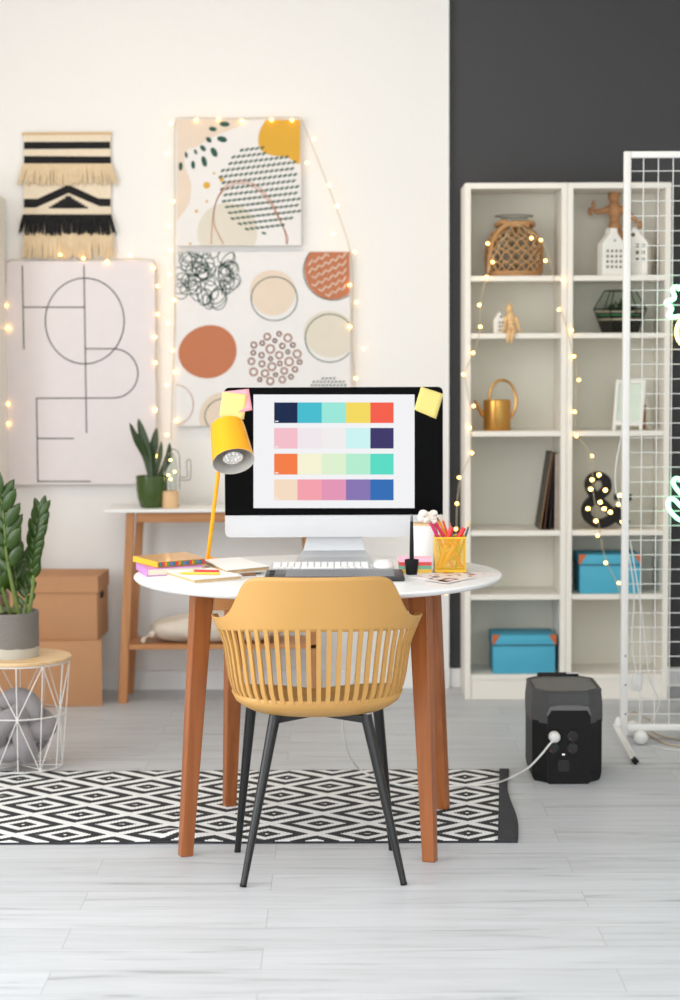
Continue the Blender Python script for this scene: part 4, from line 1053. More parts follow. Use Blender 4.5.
for i in range(4):
    a, b = c4_[i], c4_[(i+1)%4]; d = Vector((b.x-a.x, b.y-a.y, 0)); L_ = d.length; ang = math.atan2(d.y, d.x)
    M = Matrix.Translation((a.x, a.y, TZ-0.0185-0.028)) @ Matrix.Rotation(ang, 4, 'Z')
    mb = MB(LEGX); mb.box((L_/2,0,0),(L_-0.05,0.02,0.0555),0,M); mb.build('apron', desk, True, False, bev=0.002)

# ------------------------------------------------------------------ chair
CHM = mat('mustard_plastic', (200,152,84), 0.42, var=0.02, scale=5)
near = (G(243,887)+G(404,885))/2; far = (G(237.5,852)+G(392,850))/2
CC = Vector(((near.x+far.x)/2-0.003, 5.235, 0)); RZ = 0.03
ch = thing('armchair', 'mustard plastic slatted tub chair with black legs at the desk', 'chair', CC, RZ)
BK = 0.235                       # depth of the shell behind the centre
def sect(th, a, b):
    e = 2.35; s_, c_ = math.sin(th), math.cos(th)
    q = (abs(s_)**e+abs(c_)**e)**(-1/e)
    return a*s_*q, -b*c_*q
def aw(z):  # half width of shell against height
    pts = [(0.43,0.13),(0.445,0.185),(0.475,0.221),(0.52,0.232),(0.60,0.243),(0.65,0.252),(0.69,0.258),(0.82,0.262)]
    for p_, q_ in zip(pts, pts[1:]):
        if z <= q_[0]: return p_[1]+(q_[1]-p_[1])*max(0,(z-p_[0]))/(q_[0]-p_[0])
    return pts[-1][1]
def bw(z): return 0.19+0.10*(z-0.45)/0.35
TH = math.radians(104)
def wall_sect(th, a, b):        # behind the centre a rounded U, beyond it the arms run straight forward
    if abs(th) <= PI/2: return sect(th, a, b)
    return math.copysign(a*(1-0.10*(abs(th)-PI/2)), th), b*(abs(th)-PI/2)*0.9
RT_ = [(0,.803),(.10,.803),(.145,.802),(.168,.799),(.187,.788),(.202,.756),(.217,.714),(.230,.692),(.245,.682),(.262,.677),(.30,.675)]
def rim0(th):
    x = abs(sect(max(-PI/2, min(PI/2, th)), 0.262, BK)[0])
    for p_, q_ in zip(RT_, RT_[1:]):
        if x <= q_[0]: return p_[1]+(q_[1]-p_[1])*(x-p_[0])/(q_[0]-p_[0])
    return RT_[-1][1]
def rim(th): return sum(rim0(th+k*0.016) for k in range(-3, 4))/7 - 0.03*max(0, abs(th)-PI/2)
def zs1(th): return 0.663-0.022*(1-math.cos(min(abs(th), PI/2)))
ZS0 = 0.474; NT = 160
def flare(th, z):
    k = max(0, min(1, (abs(th)-0.75)/0.65)); k = k*k*(3-2*k)
    return 0.015*k*max(0, (z-0.60)/0.065)**1.3
mb = MB(CHM); rows = []
for j in range(15):
    v = j/14; row = []
    for i in range(NT+1):
        th = -TH+2*TH*i/NT; z = zs1(th)+(max(rim(th), zs1(th)+0.008)-zs1(th))*v
        x, y = wall_sect(th, aw(z)+flare(th, z), bw(z)); row.append((x, y, z))
    rows.append(row)
mb.grid(rows); mb.build('backrest', ch, solid=0.00555)
# slats
mb = MB(CHM)
NSL = 35
for s_ in range(NSL):
    thc = -TH*0.985+2*TH*0.985*s_/(NSL-1)
    arcw = 0.0118
    r1 = []
    for j in range(9):
        z = ZS0-0.006+(zs1(thc)-ZS0+0.012)*j/8; fl = flare(thc, z)
        x0, y0 = wall_sect(thc-0.02, aw(z)+fl, bw(z)); x1, y1 = wall_sect(thc+0.02, aw(z)+fl, bw(z)); d = Vector((x1-x0, y1-y0, 0)).normalized(); c_ = Vector(((x0+x1)/2,(y0+y1)/2,z))
        nn = Vector((-d.y, d.x, 0))*0.0036
        r1.append([c_-d*arcw/2-nn, c_+d*arcw/2-nn, c_+d*arcw/2+nn, c_-d*arcw/2+nn])
    mb.grid(r1, closed=True); mb._add(r1[0], [(0,1,2,3)]); mb._add(r1[-1], [(0,1,2,3)])
mb.build('slats', ch, smooth=True)
# seat bowl
mb = MB(CHM); rows = []
zz = [ZS0+0.006, 0.462, 0.449, 0.438, 0.431, 0.427, 0.426]
rr_ = [1.0, 0.96, 0.885, 0.785, 0.65, 0.42, 0.003]
for z, k in zip(zz, rr_):
    row = []
    for i in range(96):
        th = -PI+2*PI*i/96; t_ = abs(th)
        fr = max(0, min(1, (t_-TH)/(PI-TH))); zz_ = z-0.040*fr*(k**3)-0.004
        x, y = sect(th, 0.222, 0.193 if t_ < PI/2 else 0.225); row.append((x*k, y*k, zz_))
    rows.append(row)
mb.grid(rows, closed=True); mb.build('seat', ch, solid=0.008)
CBL = mat('black_powder_coat', (12,13,14), 0.3, var=0.08, spec=0.5)
R_inv = Matrix.Rotation(-RZ, 4, 'Z')
def loc_(v): return R_inv @ (Vector(v)-CC)
legs = [(G(243,887), P(275,722,5.12)), (G(404,885), P(366,722,5.12)), (G(237.5,852), P(252,705,5.36)), (G(392,850), P(377,705,5.36))]
tops = []
for f_, tp in legs:
    a = loc_(f_); b = loc_((tp.x, tp.y, 0.426)); tops.append(b)
    mb = MB(CBL); mb.tube([a, a.lerp(b,0.5), b], lambda t: 0.0085+0.0065*t, 12); lg = mb.build('leg', ch)
    MB(mat('rubber_foot', (20,20,20), 0.8)).cyl(a+Vector((0,0,0.0002)), a.lerp(b,0.012), 0.0092, n=12).build('rubber_foot', lg)
mb = MB(CBL); c_ = Vector((0,0,0.412))
for i, b in enumerate(tops):
    m_ = Vector((0, b.y*0.55, 0.424)); 
    d = (m_-b); n_ = Vector((0,0,1))
    for (p0, p1, h0, h1) in ((b, m_, 0.020, 0.006),):
        sd = Vector((-(p1-p0).y, (p1-p0).x, 0)).normalized()*0.011
        vs = [p0-sd+n_*0.0, p0+sd, p0+sd-n_*h0, p0-sd-n_*h0, p1-sd, p1+sd, p1+sd-n_*h1, p1-sd-n_*h1]
        mb._add(vs, [(3,2,1,0),(4,5,6,7),(0,1,5,4),(1,2,6,5),(2,3,7,6),(3,0,4,7)])
a, b = Vector((0,tops[0].y*0.55,0.421)), Vector((0,tops[2].y*0.55,0.421)); mb.span((-0.03,a.y-0.01,0.417),(0.03,b.y+0.01,0.4255)); mb.build('under_frame', ch, smooth=False)

# ------------------------------------------------------------------ monitor
YM = 5.88; S_ = lambda Y: Y/F
ml, mr = P(224.5,460,YM).x, P(443,460,YM).x; mzt, mzb = P(333,387,YM).z, P(333,537,YM).z
mc = Vector(((ml+mr)/2, YM, TZ)); mw = mr-ml
mon = thing('computer_monitor', 'large all-in-one desktop monitor showing rows of colour swatches', 'computer', mc)
SIL = mat('brushed_aluminium', (202,203,206), 0.38, metal=0.4, var=0.02)
SCRB = mat('black_glass', (6,6,7), 0.35, var=0.02, spec=0.04)
zsp = P(333,515,YM).z; zl = lambda z: z-TZ
mb = MB(SIL); hgt = mzt-mzb; poly = rounded(mw, hgt, 0.016)
mb.prism(poly, 0.0, 0.008, 0, Matrix.Translation((0,0.0,zl((mzt+mzb)/2)))@XZ)
bm_r = []
for k, dy in ((1,0.008),(0.93,0.018),(0.7,0.034),(0.35,0.045)): bm_r.append([Vector((x*k, dy, z*k+zl((mzt+mzb)/2))) for x, z in poly])
mb.grid(bm_r, closed=True); mb._add(bm_r[-1], [tuple(range(len(poly)))]); mb.build('housing', mon, False, True, angle=0.5)
gh = mzt-zsp; pr_ = rounded(mw-0.001, gh+0.02, 0.0155)
pr_ = [(x, max(z, -(gh+0.02)/2+0.0205)) for x, z in pr_]
mb = MB(SCRB); mb.prism(pr_, -0.002, 0.0, 0, Matrix.Translation((0,-0.0002,zl(mzt-(gh+0.02)/2-0.0006)))@XZ); mb.build('bezel', mon, False, False)
SCR = glow('screen_white', lin((252,252,254))[:3], 0.93)
SCR.node_tree.nodes['Principled BSDF'].inputs['Roughness'].default_value = 0.2
def scr(i, rgb):
    m = glow('screen_%d' % i, lin(rgb)[:3], 0.88); 
    nt = m.node_tree; 
    for l in list(nt.links):
        if l.to_socket.name == 'Base Color': nt.links.remove(l)
    nt.nodes['Principled BSDF'].inputs['Specular IOR Level'].default_value = 0.03; nt.nodes['Principled BSDF'].inputs['Base Color'].default_value = (0.004,0.004,0.004,1); nt.nodes['Principled BSDF'].inputs['Roughness'].default_value = 0.25
    return m
W0 = scr(99, (252,252,254))
sw = [(22,40,78),(72,196,214),(160,240,226),(253,226,100),(254,98,78),(252,198,210),(250,240,245),(250,246,246),(212,252,252),(64,56,108),(254,130,72),(254,252,220),(230,250,216),(188,246,216),(92,228,204),(254,228,202),(254,168,180),(236,156,190),(140,122,186),(52,114,188)]
ms = [W0]+[scr(i, c) for i, c in enumerate(sw)]
mb = MB(*ms)
def rect(x0, x1, y0, y1, mi, Y):
    a, b, c_, d_ = P(x0,y0,YM), P(x1,y0,YM), P(x1,y1,YM), P(x0,y1,YM); mb._add([Vector((v.x, Y, v.z)) for v in (a,b,c_,d_)], [(0,1,2,3)], mi)
rect(253.5,414.5,394.5,508,0,YM-0.0032)
xs = [274.2,297.5,321.7,346,370.3,393.6]; ys = [(402.4,423),(427.9,448.5),(453.6,474.5),(479.3,500.2)]
for r, (y0, y1) in enumerate(ys):
    for c_ in range(5): rect(xs[c_], xs[c_+1], y0, y1, 1+r*5+c_, YM-0.0036)
    rect(275,278.5,y1-2.2,y1-1.2,0,YM-0.0040)
mb.build('display', mon, True, False)
# stand
mb = MB(SIL); rws = []
for (z, hw0, y) in ((0.004,0.112,-0.05),(0.012,0.108,0.03),(0.03,0.092,0.045),(0.075,0.080,0.05),(0.20,0.078,0.055)):
    rws.append([Vector((x, yy, z+dz)) for x, yy, dz in ((-hw0,y-0.004,0.0),(hw0,y-0.004,0.0),(hw0,y+0.004,0),(-hw0,y+0.004,0))])
mb.grid(rws, closed=True); mb._add(rws[0], [(3,2,1,0)]); mb._add(rws[-1], [(0,1,2,3)])
mb.prism([(-0.112,-0.085),(0.112,-0.085),(0.112,0.07),(-0.112,0.07)], 0.0, 0.005); mb.build('stand', mon, False, True, angle=0.5)

# sticky notes on the monitor
def note(label, corners, rgb, Y, nm):
    cs = [P(x,y,Y) for x, y in corners]; c_ = sum(cs, Vector())/4
    rows = []
    for j in range(7):
        v = j/6; a = cs[0].lerp(cs[3], v); b = cs[1].lerp(cs[2], v)
        rows.append([a.lerp(b, i/6)+Vector((0,-0.006*v*v,0)) for i in range(7)])
    o = thing('sticky_note', label, 'sticky note', (c_.x, Y, c_.z), 0, None)
    MB(mat(nm, rgb, 0.8, var=0.02)).grid(rows).build('paper', o, True, solid=0.0006)
def c6(x, y): return (190+x/8.33, 380+y/8.33)
note('pink sticky note behind the yellow one on the monitor corner', [c6(290,95), c6(490,74), c6(520,250), c6(330,285)], (250,168,180), YM-0.004, 'note_pink')
note('yellow sticky note on top left corner of the monitor', [c6(272,98), c6(478,122), c6(450,330), c6(243,298)], (236,212,136), YM-0.0065, 'note_yellow')
note('pale yellow sticky note on top right corner of the monitor', [(421,386.5),(443.5,394),(436,419),(414,409.5)], (226,208,124), YM-0.004, 'note_yellow2')

# ------------------------------------------------------------------ desk lamp
YLm = 5.86
YELM = mat('yellow_enamel', (250,172,4), 0.35, var=0.02)
lb = G(209.5, 556.5, TZ+0.008); lb.y = 5.85
lb.x = P(210,556,5.85).x
lamp = thing('desk_lamp', 'yellow metal desk lamp with tilted shade beside the monitor', 'lamp', (lb.x, lb.y, TZ))
MB(YELM).lathe([(0.047,0),(0.048,0.003),(0.048,0.009),(0.045,0.012),(0.006,0.0125),(0.006,0.02)], 40, cap=(True,True)).build('base', lamp)
a = P(207.5,556,5.85); b = P(219.5,463,5.79)
mb = MB(YELM); mb.cyl((a.x,5.85,TZ+0.01), b, 0.0058, n=14); mb.build('pole', lamp, True)
oc = P(233.5,461.5,5.665); ax = Vector((0.17,-0.62,-0.765)).normalized(); Ls = 0.129; rS = 0.0605
tc_ = oc-ax*Ls; M = Matrix.Translation(tc_) @ ax.to_track_quat('Z','Y').to_matrix().to_4x4()
LIN = mat('lamp_inner_grey', (196,192,186), 0.5, var=0.02)
mb = MB(YELM); mb.lathe([(0.0005,-0.001),(rS*0.76,0),(rS*0.80,0.002),(rS*0.84,0.02),(rS,Ls)], 48, 0, M, (False,False)); sh_ = mb.build('shade', lamp, True)
mb = MB(LIN); mb.lathe([(rS,Ls),(rS-0.002,Ls-0.0005),(rS*0.84-0.0025,0.03),(0.0005,0.028)], 48, 0, M, (False,False)); mb.build('shade_lining', sh_, True)
mb = MB(mat('led_bulb_face', (245,245,248), 0.12, metal=0.7, var=0.25, scale=90, bump=0.6)); mb.lathe([(0.012,0.03),(0.026,Ls-0.024),(0.029,Ls-0.012),(0.024,Ls-0.014),(0.0005,Ls-0.018)], 32, 0, M, (True,False))
for k in range(8):
    a_ = k*PI/4; mb.ball((0.017*math.cos(a_), 0.017*math.sin(a_), Ls-0.0145), 0.0052, 10, M=M)
mb.build('bulb', sh_, True)
mb = MB(YELM); mb.cyl(b, tc_+ax*0.05+Vector((0,0.0,0)), 0.006, n=12); mb.ball(b, 0.0085, 12); mb.build('joint', lamp, True)

# ------------------------------------------------------------------ things on the desk
def desk_at(px, py): return G(px, py, TZ)
# keyboard
a = desk_at(320.5, 567.5); kx0, kx1 = P(271.5,567,5.72).x, P(370,567,5.72).x
kb = thing('keyboard', 'slim white and silver computer keyboard in front of the monitor', 'keyboard', ((kx0+kx1)/2, 5.70, TZ))
kw = kx1-kx0; 
mb = MB(SIL); prf = [(-0.057,0.0),(0.057,0.0),(0.057,0.011),(-0.057,0.004)]
vs = [Vector((-kw/2, y, z)) for y, z in prf]+[Vector((kw/2, y, z)) for y, z in prf]
mb._add(vs, [(3,2,1,0),(4,5,6,7),(0,1,5,4),(1,2,6,5),(2,3,7,6),(3,0,4,7)]); mb.build('case', kb, smooth=False, bev=0.001)
KEY = mat('white_keys', (244,244,244), 0.5, var=0.01); kmesh = None; nk = 0
for r in range(6):
    y = -0.047+r*0.0185; n = 14
    if r == 0: widths = [1,1,1,1.25,5.2,1.25,1,1,1,1]
    else: widths = [1.3]+[1]*12+[1.2]
    tot = sum(widths); x = -kw/2+0.004; u = (kw-0.008)/tot
    for w_ in widths:
        o = MB(KEY).box((0,0,0.002),(w_*u-0.003,0.0155 if r < 5 else 0.009,0.003), bev=0.0008, seg=1).build('key', kb) if (w_ != 1 or r in (0,5)) else None
        if o is None:
            if kmesh is None: o = MB(KEY).box((0,0,0.002),(u-0.003,0.0155,0.003), bev=0.0008, seg=1).build('key', kb); kmesh = o.data
            else: o = bpy.data.objects.new('key', kmesh); COL.objects.link(o); o.parent = kb
        o.location = (x+w_*u/2, y+(0 if r < 5 else -0.003), 0.0042+0.0012+(y+0.057)*0.0614-0.001); o.rotation_euler = (0.0614,0,0); x += w_*u
# mouse
v = desk_at(383.5, 568.5)
mo = thing('computer_mouse', 'low white computer mouse right of the keyboard', 'mouse', (P(383.5,568,5.70).x, 5.70, TZ))
mb = MB(mat('glossy_white', (244,244,245), 0.2, var=0.01, coat=0.4)); rows = []
for j in range(9):
    a_ = PI/2*j/8; rows.append([(0.031*math.cos(a_)**0.6*math.copysign(abs(math.cos(t_))**0.8, math.cos(t_)), 0.056*math.cos(a_)**0.6*math.copysign(abs(math.sin(t_))**0.8, math.sin(t_)), 0.006+0.019*math.sin(a_)) for t_ in [2*PI*k/32 for k in range(32)]])
mb.grid(rows, closed=True); mb.build('top_shell', mo)
MB(SIL).lathe([(0.97,0),(1.0,0.003),(1.0,0.0065)], 32, 0, Matrix.Diagonal((0.030,0.055,1,1))).build('base', mo)
# graphics tablet
a, b = P(268,574,5.55), P(404,574,5.55)
tb = thing('graphics_tablet', 'dark graphics drawing tablet lying between keyboard and chair', 'tablet', ((a.x+b.x)/2-0.004, 5.465, TZ), 0.0)
tw = b.x-a.x+0.0
MB(mat('tablet_black', (44,45,48), 0.4, var=0.05)).box((0,0,0.006),(tw,0.205,0.011), bev=0.003).build('body', tb)
MB(mat('tablet_surface', (78,80,84), 0.3, var=0.03)).box((0.015,0,0.012),(tw*0.78,0.17,0.001)).build('active_area', tb, smooth=False)
mb = MB(SIL); mb.box((0,0.098,0.0125),(tw*0.99,0.004,0.0015)); mb.build('rear_trim', tb, smooth=False)
mb = MB(BLACK)
for k in range(4): mb.box((-tw/2+0.018,-0.06+0.04*k,0.0125),(0.014,0.022,0.0015), bev=0.0005, seg=1)
mb.build('express_keys', tb)
# stylus in its holder
yst = 5.535; v = P(411.7,574,yst); S = yst/F
sh0 = thing('stylus_holder', 'black conical stylus holder with raised rim on the desk', 'pen holder', (v.x, yst, TZ))
MB(BLACK).lathe([(0.0145,0),(0.0155,0.002),(0.0195,0.036),(0.0195,0.042),(0.0165,0.0425),(0.010,0.036),(0.006,0.012)], 28, cap=(True,True)).build('cup', sh0)
st_ = thing('stylus', 'thin black drawing stylus standing upright in its holder', 'stylus', (v.x, yst, TZ+0.0125))
mb = MB(BLACK); mb.lathe([(0.0048,0),(0.0062,0.035),(0.0058,0.07),(0.0048,0.11),(0.0044,0.130),(0.0040,0.136)], 16); mb.build('barrel', st_)
MB(mat('stylus_tip', (110,110,112), 0.4)).lathe([(0.0038,0.136),(0.0038,0.144),(0.0028,0.150),(0.0014,0.156)], 12).build('nib', st_)
# sticky note cube
v = P(415,573,5.60)
sn = thing('sticky_note_cube', 'block of pink, red, green and yellow note papers beside the pencil cup', 'note paper', (v.x, 5.615, TZ), 0.0)
hl = 0.0108; S = 5.45/F
bot = 0
for i, (cl, nm) in enumerate((((236,196,88),'paper_yellow'),((120,176,150),'paper_green'),((222,84,86),'paper_red'),((250,196,222),'paper_pink'))):
    MB(mat(nm, cl, 0.85, var=0.04, scale=200)).box((0,0.0,hl*(i+0.5)*0.92),(0.092,0.075,hl*0.9)).build('paper_layer', sn, smooth=False)
# white canister
yc_ = 5.825; v = P(427,560,yc_)
cn = thing('canister', 'white cylindrical canister with thin wooden rim behind the pencil cup', 'canister', (v.x, yc_, TZ))
Hn = P(427,523,yc_).z-TZ
MB(mat('white_paper_tube', (240,238,236), 0.6, var=0.01)).lathe([(0.040,0),(0.041,0.002),(0.041,Hn-0.006),(0.036,Hn-0.006)], 36).build('body', cn)
MB(BW).lathe([(0.0415,Hn-0.006),(0.0415,Hn),(0.0005,Hn)], 36, cap=(True,False)).build('lid', cn)
# pencil cup
yp_ = 5.61; x0_, x1_ = P(435,570,yp_-0.03).x, P(465.5,570,yp_-0.03).x; cw = (x1_-x0_)*0.99
pcup = thing('pencil_cup', 'yellow wire mesh square pencil cup full of pencils on the desk', 'pencil cup', ((x0_+x1_)/2, yp_, TZ), 0.0)
hc = 0.098
YMESH = mat('yellow_mesh', (236,190,30), 0.4, var=0.02)
def meshmat():
    m = bpy.data.materials.new('perforated_yellow'); m.use_nodes = True; nt = m.node_tree; L = nt.links.new; N = nt.nodes.new
    b = nt.nodes['Principled BSDF']; b.inputs['Base Color'].default_value = lin((240,190,28)); b.inputs['Roughness'].default_value = 0.4
    tc = N('ShaderNodeTexCoord'); ch_ = N('ShaderNodeTexChecker'); mp = N('ShaderNodeMapping')
    mp.inputs['Rotation'].default_value = (0, PI/4, 0); mp.inputs['Scale'].default_value = (1,0,1)
    ch_.inputs['Scale'].default_value = 500; L(tc.outputs['Object'], mp.inputs[0]); L(mp.outputs[0], ch_.inputs[0])
    mp2 = N('ShaderNodeMath'); mp2.operation = 'SUBTRACT'; mp2.inputs[0].default_value = 1; L(ch_.outputs['Fac'], mp2.inputs[1]) 
    tr = N('ShaderNodeBsdfTransparent'); mx = N('ShaderNodeMixShader'); L(ch_.outputs['Fac'], mx.inputs[0]); L(b.outputs[0], mx.inputs[1]); L(tr.outputs[0], mx.inputs[2])
    L(mx.outputs[0], nt.nodes['Material Output'].inputs[0]); return m
PM = meshmat()
mb = MB(PM); w2 = cw/2
mb._add([(-w2,-w2,0.004),(w2,-w2,0.004),(w2,-w2,hc),(-w2,-w2,hc)],[(0,1,2,3)]); mb._add([(-w2,w2,0.004),(w2,w2,0.004),(w2,w2,hc),(-w2,w2,hc)],[(0,1,2,3)])
mb._add([(-w2,-w2,0.004),(-w2,w2,0.004),(-w2,w2,hc),(-w2,-w2,hc)],[(0,1,2,3)]); mb._add([(w2,-w2,0.004),(w2,w2,0.004),(w2,w2,hc),(w2,-w2,hc)],[(0,1,2,3)])
mb.build('mesh_wall', pcup, smooth=False)
mb = MB(YMESH)
for z, r_ in ((0.005,0.0026),(hc,0.0028)): mb.tube([(-w2,-w2,z),(w2,-w2,z),(w2,w2,z),(-w2,w2,z)], r_, 8, closed=True)
for sx in (-1,1):
    for sy in (-1,1): mb.cyl((sx*w2,sy*w2,0.004),(sx*w2,sy*w2,hc),0.0014,n=6)
mb.span((-w2,-w2,0.0015),(w2,w2,0.004)); mb.build('wire_frame', pcup, smooth=False)
def kq(x, y, Y): return P(400+x/6.18, 500+y/6.18, Y)
pens = [('magenta felt-tip pen leaning left in the pencil cup','pen',(206,30,110),(188,140),(238,240),0.0048,None,-0.015),
        ('crimson felt-tip pen beside the magenta one in the pencil cup','pen',(196,22,70),(220,142),(285,240),0.0052,None,-0.02),
        ('amber-orange pencil in the middle of the pencil cup','pencil',(240,146,30),(220,90),(290,225),0.0038,(150,100,60),0.01),
        ('bright orange pencil right of the amber one in the cup','pencil',(238,98,34),(252,88),(296,220),0.0038,(240,200,160),0.025),
        ('thick red marker standing upright at front of the cup','marker',(226,42,44),(320,168),(296,240),0.0075,None,-0.025),
        ('thick red marker leaning right in the pencil cup','marker',(222,40,40),(396,172),(360,235),0.0075,None,-0.02),
        ('grey pencil standing behind the upright red marker','pencil',(120,134,140),(305,128),(330,240),0.0036,(190,120,110),0.02),
        ('slate-blue pencil leaning furthest right in the cup','pencil',(92,108,118),(436,125),(402,232),0.0036,(230,190,110),0.0)]
for (lb_, ct, rgb, tp, md, r_, tipc, dy) in pens:
    yy = yp_+dy; a = kq(*tp, yy); b = kq(*md, yy); d = (b-a).normalized()
    zb_ = TZ+0.008+r_; k = (zb_-a.z)/d.z; e = a+d*k
    cx_ = pcup.location.x
    e.x = min(max(e.x, cx_-w2+r_+0.003), cx_+w2-r_-0.003); d = (e-a).normalized()
    o = thing(ct if ct != 'pen' else 'felt_tip_pen', lb_, ct, e)
    L_ = (e-a).length
    if ct == 'pencil':
        MB(mat('pc_%s' % lb_[:8], rgb, 0.4)).cyl(e, e-d*(L_-0.02), r_, n=6).build('barrel', o, True)
        MB(mat('pt_%s' % lb_[:8], tipc, 0.7)).cyl(e-d*(L_-0.02), a, r_*0.98, 0.0008, n=6).build('sharpened_tip', o, True)
    else:
        MB(mat('pc_%s' % lb_[:8], (244,150,60) if ct == 'marker' else rgb, 0.35)).cyl(e, e-d*(L_*0.55), r_*0.92, n=14).build('barrel', o, True)
        MB(mat('pk_%s' % lb_[:8], rgb, 0.3)).cyl(e-d*(L_*0.55), a, r_, r_*0.92, n=14).build('cap', o, True)
# white cotton stem
yy = yp_+0.01; c_ = kq(160,105,yy); o = thing('cotton_stem', 'fluffy white dried cotton head standing in the pencil cup', 'dried flower', (c_.x, yy, TZ+0.008))
rs = random.Random(4); mb = MB(mat('cotton_white', (240,232,222), 0.95, var=0.05))
for k in range(16):
    q = kq(160+rs.uniform(-32,58), 108+rs.uniform(-32,32), yy+rs.uniform(-0.012,0.012)); mb.ball(q, rs.uniform(0.009,0.014), 8, sc_=(1,1,0.8))
for x, y in ((205,120),(225,110),(215,140),(140,130),(185,85)):
    q = kq(x,y,yy-0.008); mb.tube([c_, q, q+Vector((0.006,0,0.008))], 0.002, 5)
mb.build('cotton_head', o, True)
MB(mat('stem_brown', (150,110,70), 0.8)).tube([c_, kq(225,180,yy), (pcup.location.x-0.02, yy, TZ+0.01)], 0.002, 6, smooth=3).build('stem', o, True)
# printed sheets at the right
def sheet(name, label, cat, corners, z, m, th=0.0012, art=None):
    cs = [desk_at(*c) for c in corners]; c_ = sum(cs, Vector())/4
    o = thing(name, label, cat, (c_.x, c_.y, z))
    n = len(cs); vs = [Vector((v.x,v.y,z)) for v in cs]+[Vector((v.x,v.y,z+th)) for v in cs]
    MB(m)._add(vs, [tuple(reversed(range(n))), tuple(range(n,2*n))]+[(k,(k+1)%n,n+(k+1)%n,n+k) for k in range(n)]).build('paper', o, True, False)
    return o, [v+Vector((0,0,z+th-v.z+0.0004)) for v in cs]
PAP = mat('print_paper', (232,226,228), 0.3, var=0.03)
s1, cs = sheet('print_sheet', 'glossy pinkish printed sheet lying under the pencil cup edge', 'paper', [(408,577),(452,571.5),(503,573.5),(462,582)], TZ, PAP)
pm = [mat('ink_%d' % i, c, 0.3, var=0.25, scale=60) for i, c in enumerate([(214,150,140),(120,104,110),(226,176,150),(188,160,200),(70,66,72),(210,96,90)])]
mb = MB(*pm); rs = random.Random(9)
for k in range(34):
    u, v = rs.uniform(0.06,0.86), rs.uniform(0.06,0.86); du, dv = rs.uniform(0.04,0.12), rs.uniform(0.04,0.12)
    def bl(u, v): return cs[0].lerp(cs[1], v).lerp(cs[3].lerp(cs[2], v), u)
    mb._add([bl(u,v)+Vector((0,0,0.0001*k/10)), bl(u+du,v)+Vector((0,0,0.0001*k/10)), bl(u+du,v+dv)+Vector((0,0,0.0001*k/10)), bl(u,v+dv)+Vector((0,0,0.0001*k/10))], [(0,1,2,3)], rs.randrange(6))
mb.build('printed_image', s1, True, False)
s2, cs = sheet('print_sheet', 'grey and black printed sheet lying in front of the pencil cup', 'paper', [(424,581),(432,576.5),(476,578.5),(447,584.5)], TZ+0.0024, PAP)
mb = MB(*pm)
for k in range(16):
    u, v = rs.uniform(0.05,0.8), rs.uniform(0.05,0.8)
    def bl(u, v): return cs[0].lerp(cs[1], v).lerp(cs[3].lerp(cs[2], v), u)
    mb._add([bl(u,v), bl(u+0.14,v), bl(u+0.14,v+0.15), bl(u,v+0.15)], [(0,1,2,3)], rs.choice((1,4,4,3)))
mb.build('printed_image', s2, True, False)

# books at the left
def book(label, nm, corners, z, th, cover, pages, spine_edges=(3,), extra=None, cat='book', name='book'):
    # corners: pixels of the top cover seen at height z+th, ordered near-left, near-right, far-right, far-left
    cs = [G(x, y, z+th) for x, y in corners]; c_ = sum(cs, Vector())/4
    o = thing(name, label, cat, (c_.x, c_.y, z))
    def slab(mb, z0, z1, k=1.0, mi=0):
        vs = [Vector((c_.x+(v.x-c_.x)*k, c_.y+(v.y-c_.y)*k, zz_)) for zz_ in (z0, z1) for v in cs]
        mb._add(vs, [(3,2,1,0),(4,5,6,7),(0,1,5,4),(1,2,6,5),(2,3,7,6),(3,0,4,7)], mi)
    mb = MB(cover); slab(mb, z, z+0.0018); slab(mb, z+th-0.0018, z+th)
    for e in spine_edges:
        a, b = cs[e], cs[(e+1)%4]; i_ = (c_-(a+b)/2); i_.z = 0; i_ = i_.normalized()*0.0025
        vs = [Vector((p.x,p.y,zz_)) for zz_ in (z+0.0005, z+th-0.0005) for p in (a,b,b+i_,a+i_)]
        mb._add(vs, [(3,2,1,0),(4,5,6,7),(0,1,5,4),(1,2,6,5),(2,3,7,6),(3,0,4,7)])
    mb.build('cover', o, True, False)
    mb = MB(pages); slab(mb, z+0.002, z+th-0.002, 0.975); mb.build('pages', o, True, False)
    return o, cs
PAGE = mat('book_pages', (226,216,198), 0.9, var=0.08, scale=60, stretch=(1,1,30))
bk1, cs1 = book('purple-covered hardback book under the orange notebook', 'b', [(147,569),(203,566),(196,559),(136,562)], TZ+0.0005, 0.021, mat('lilac_cover', (206,140,208), 0.5, var=0.05), PAGE)
OR = mat('orange_cover', (206,146,60), 0.3, var=0.08, coat=0.3)
bk2, cs2 = book('orange notebook with multicoloured page edge on top of the purple book', 'b', [(158,562),(206,558.5),(186,551.5),(134,556)], TZ+0.0225, 0.016, OR, mat('dark_pages', (120,60,50), 0.8))
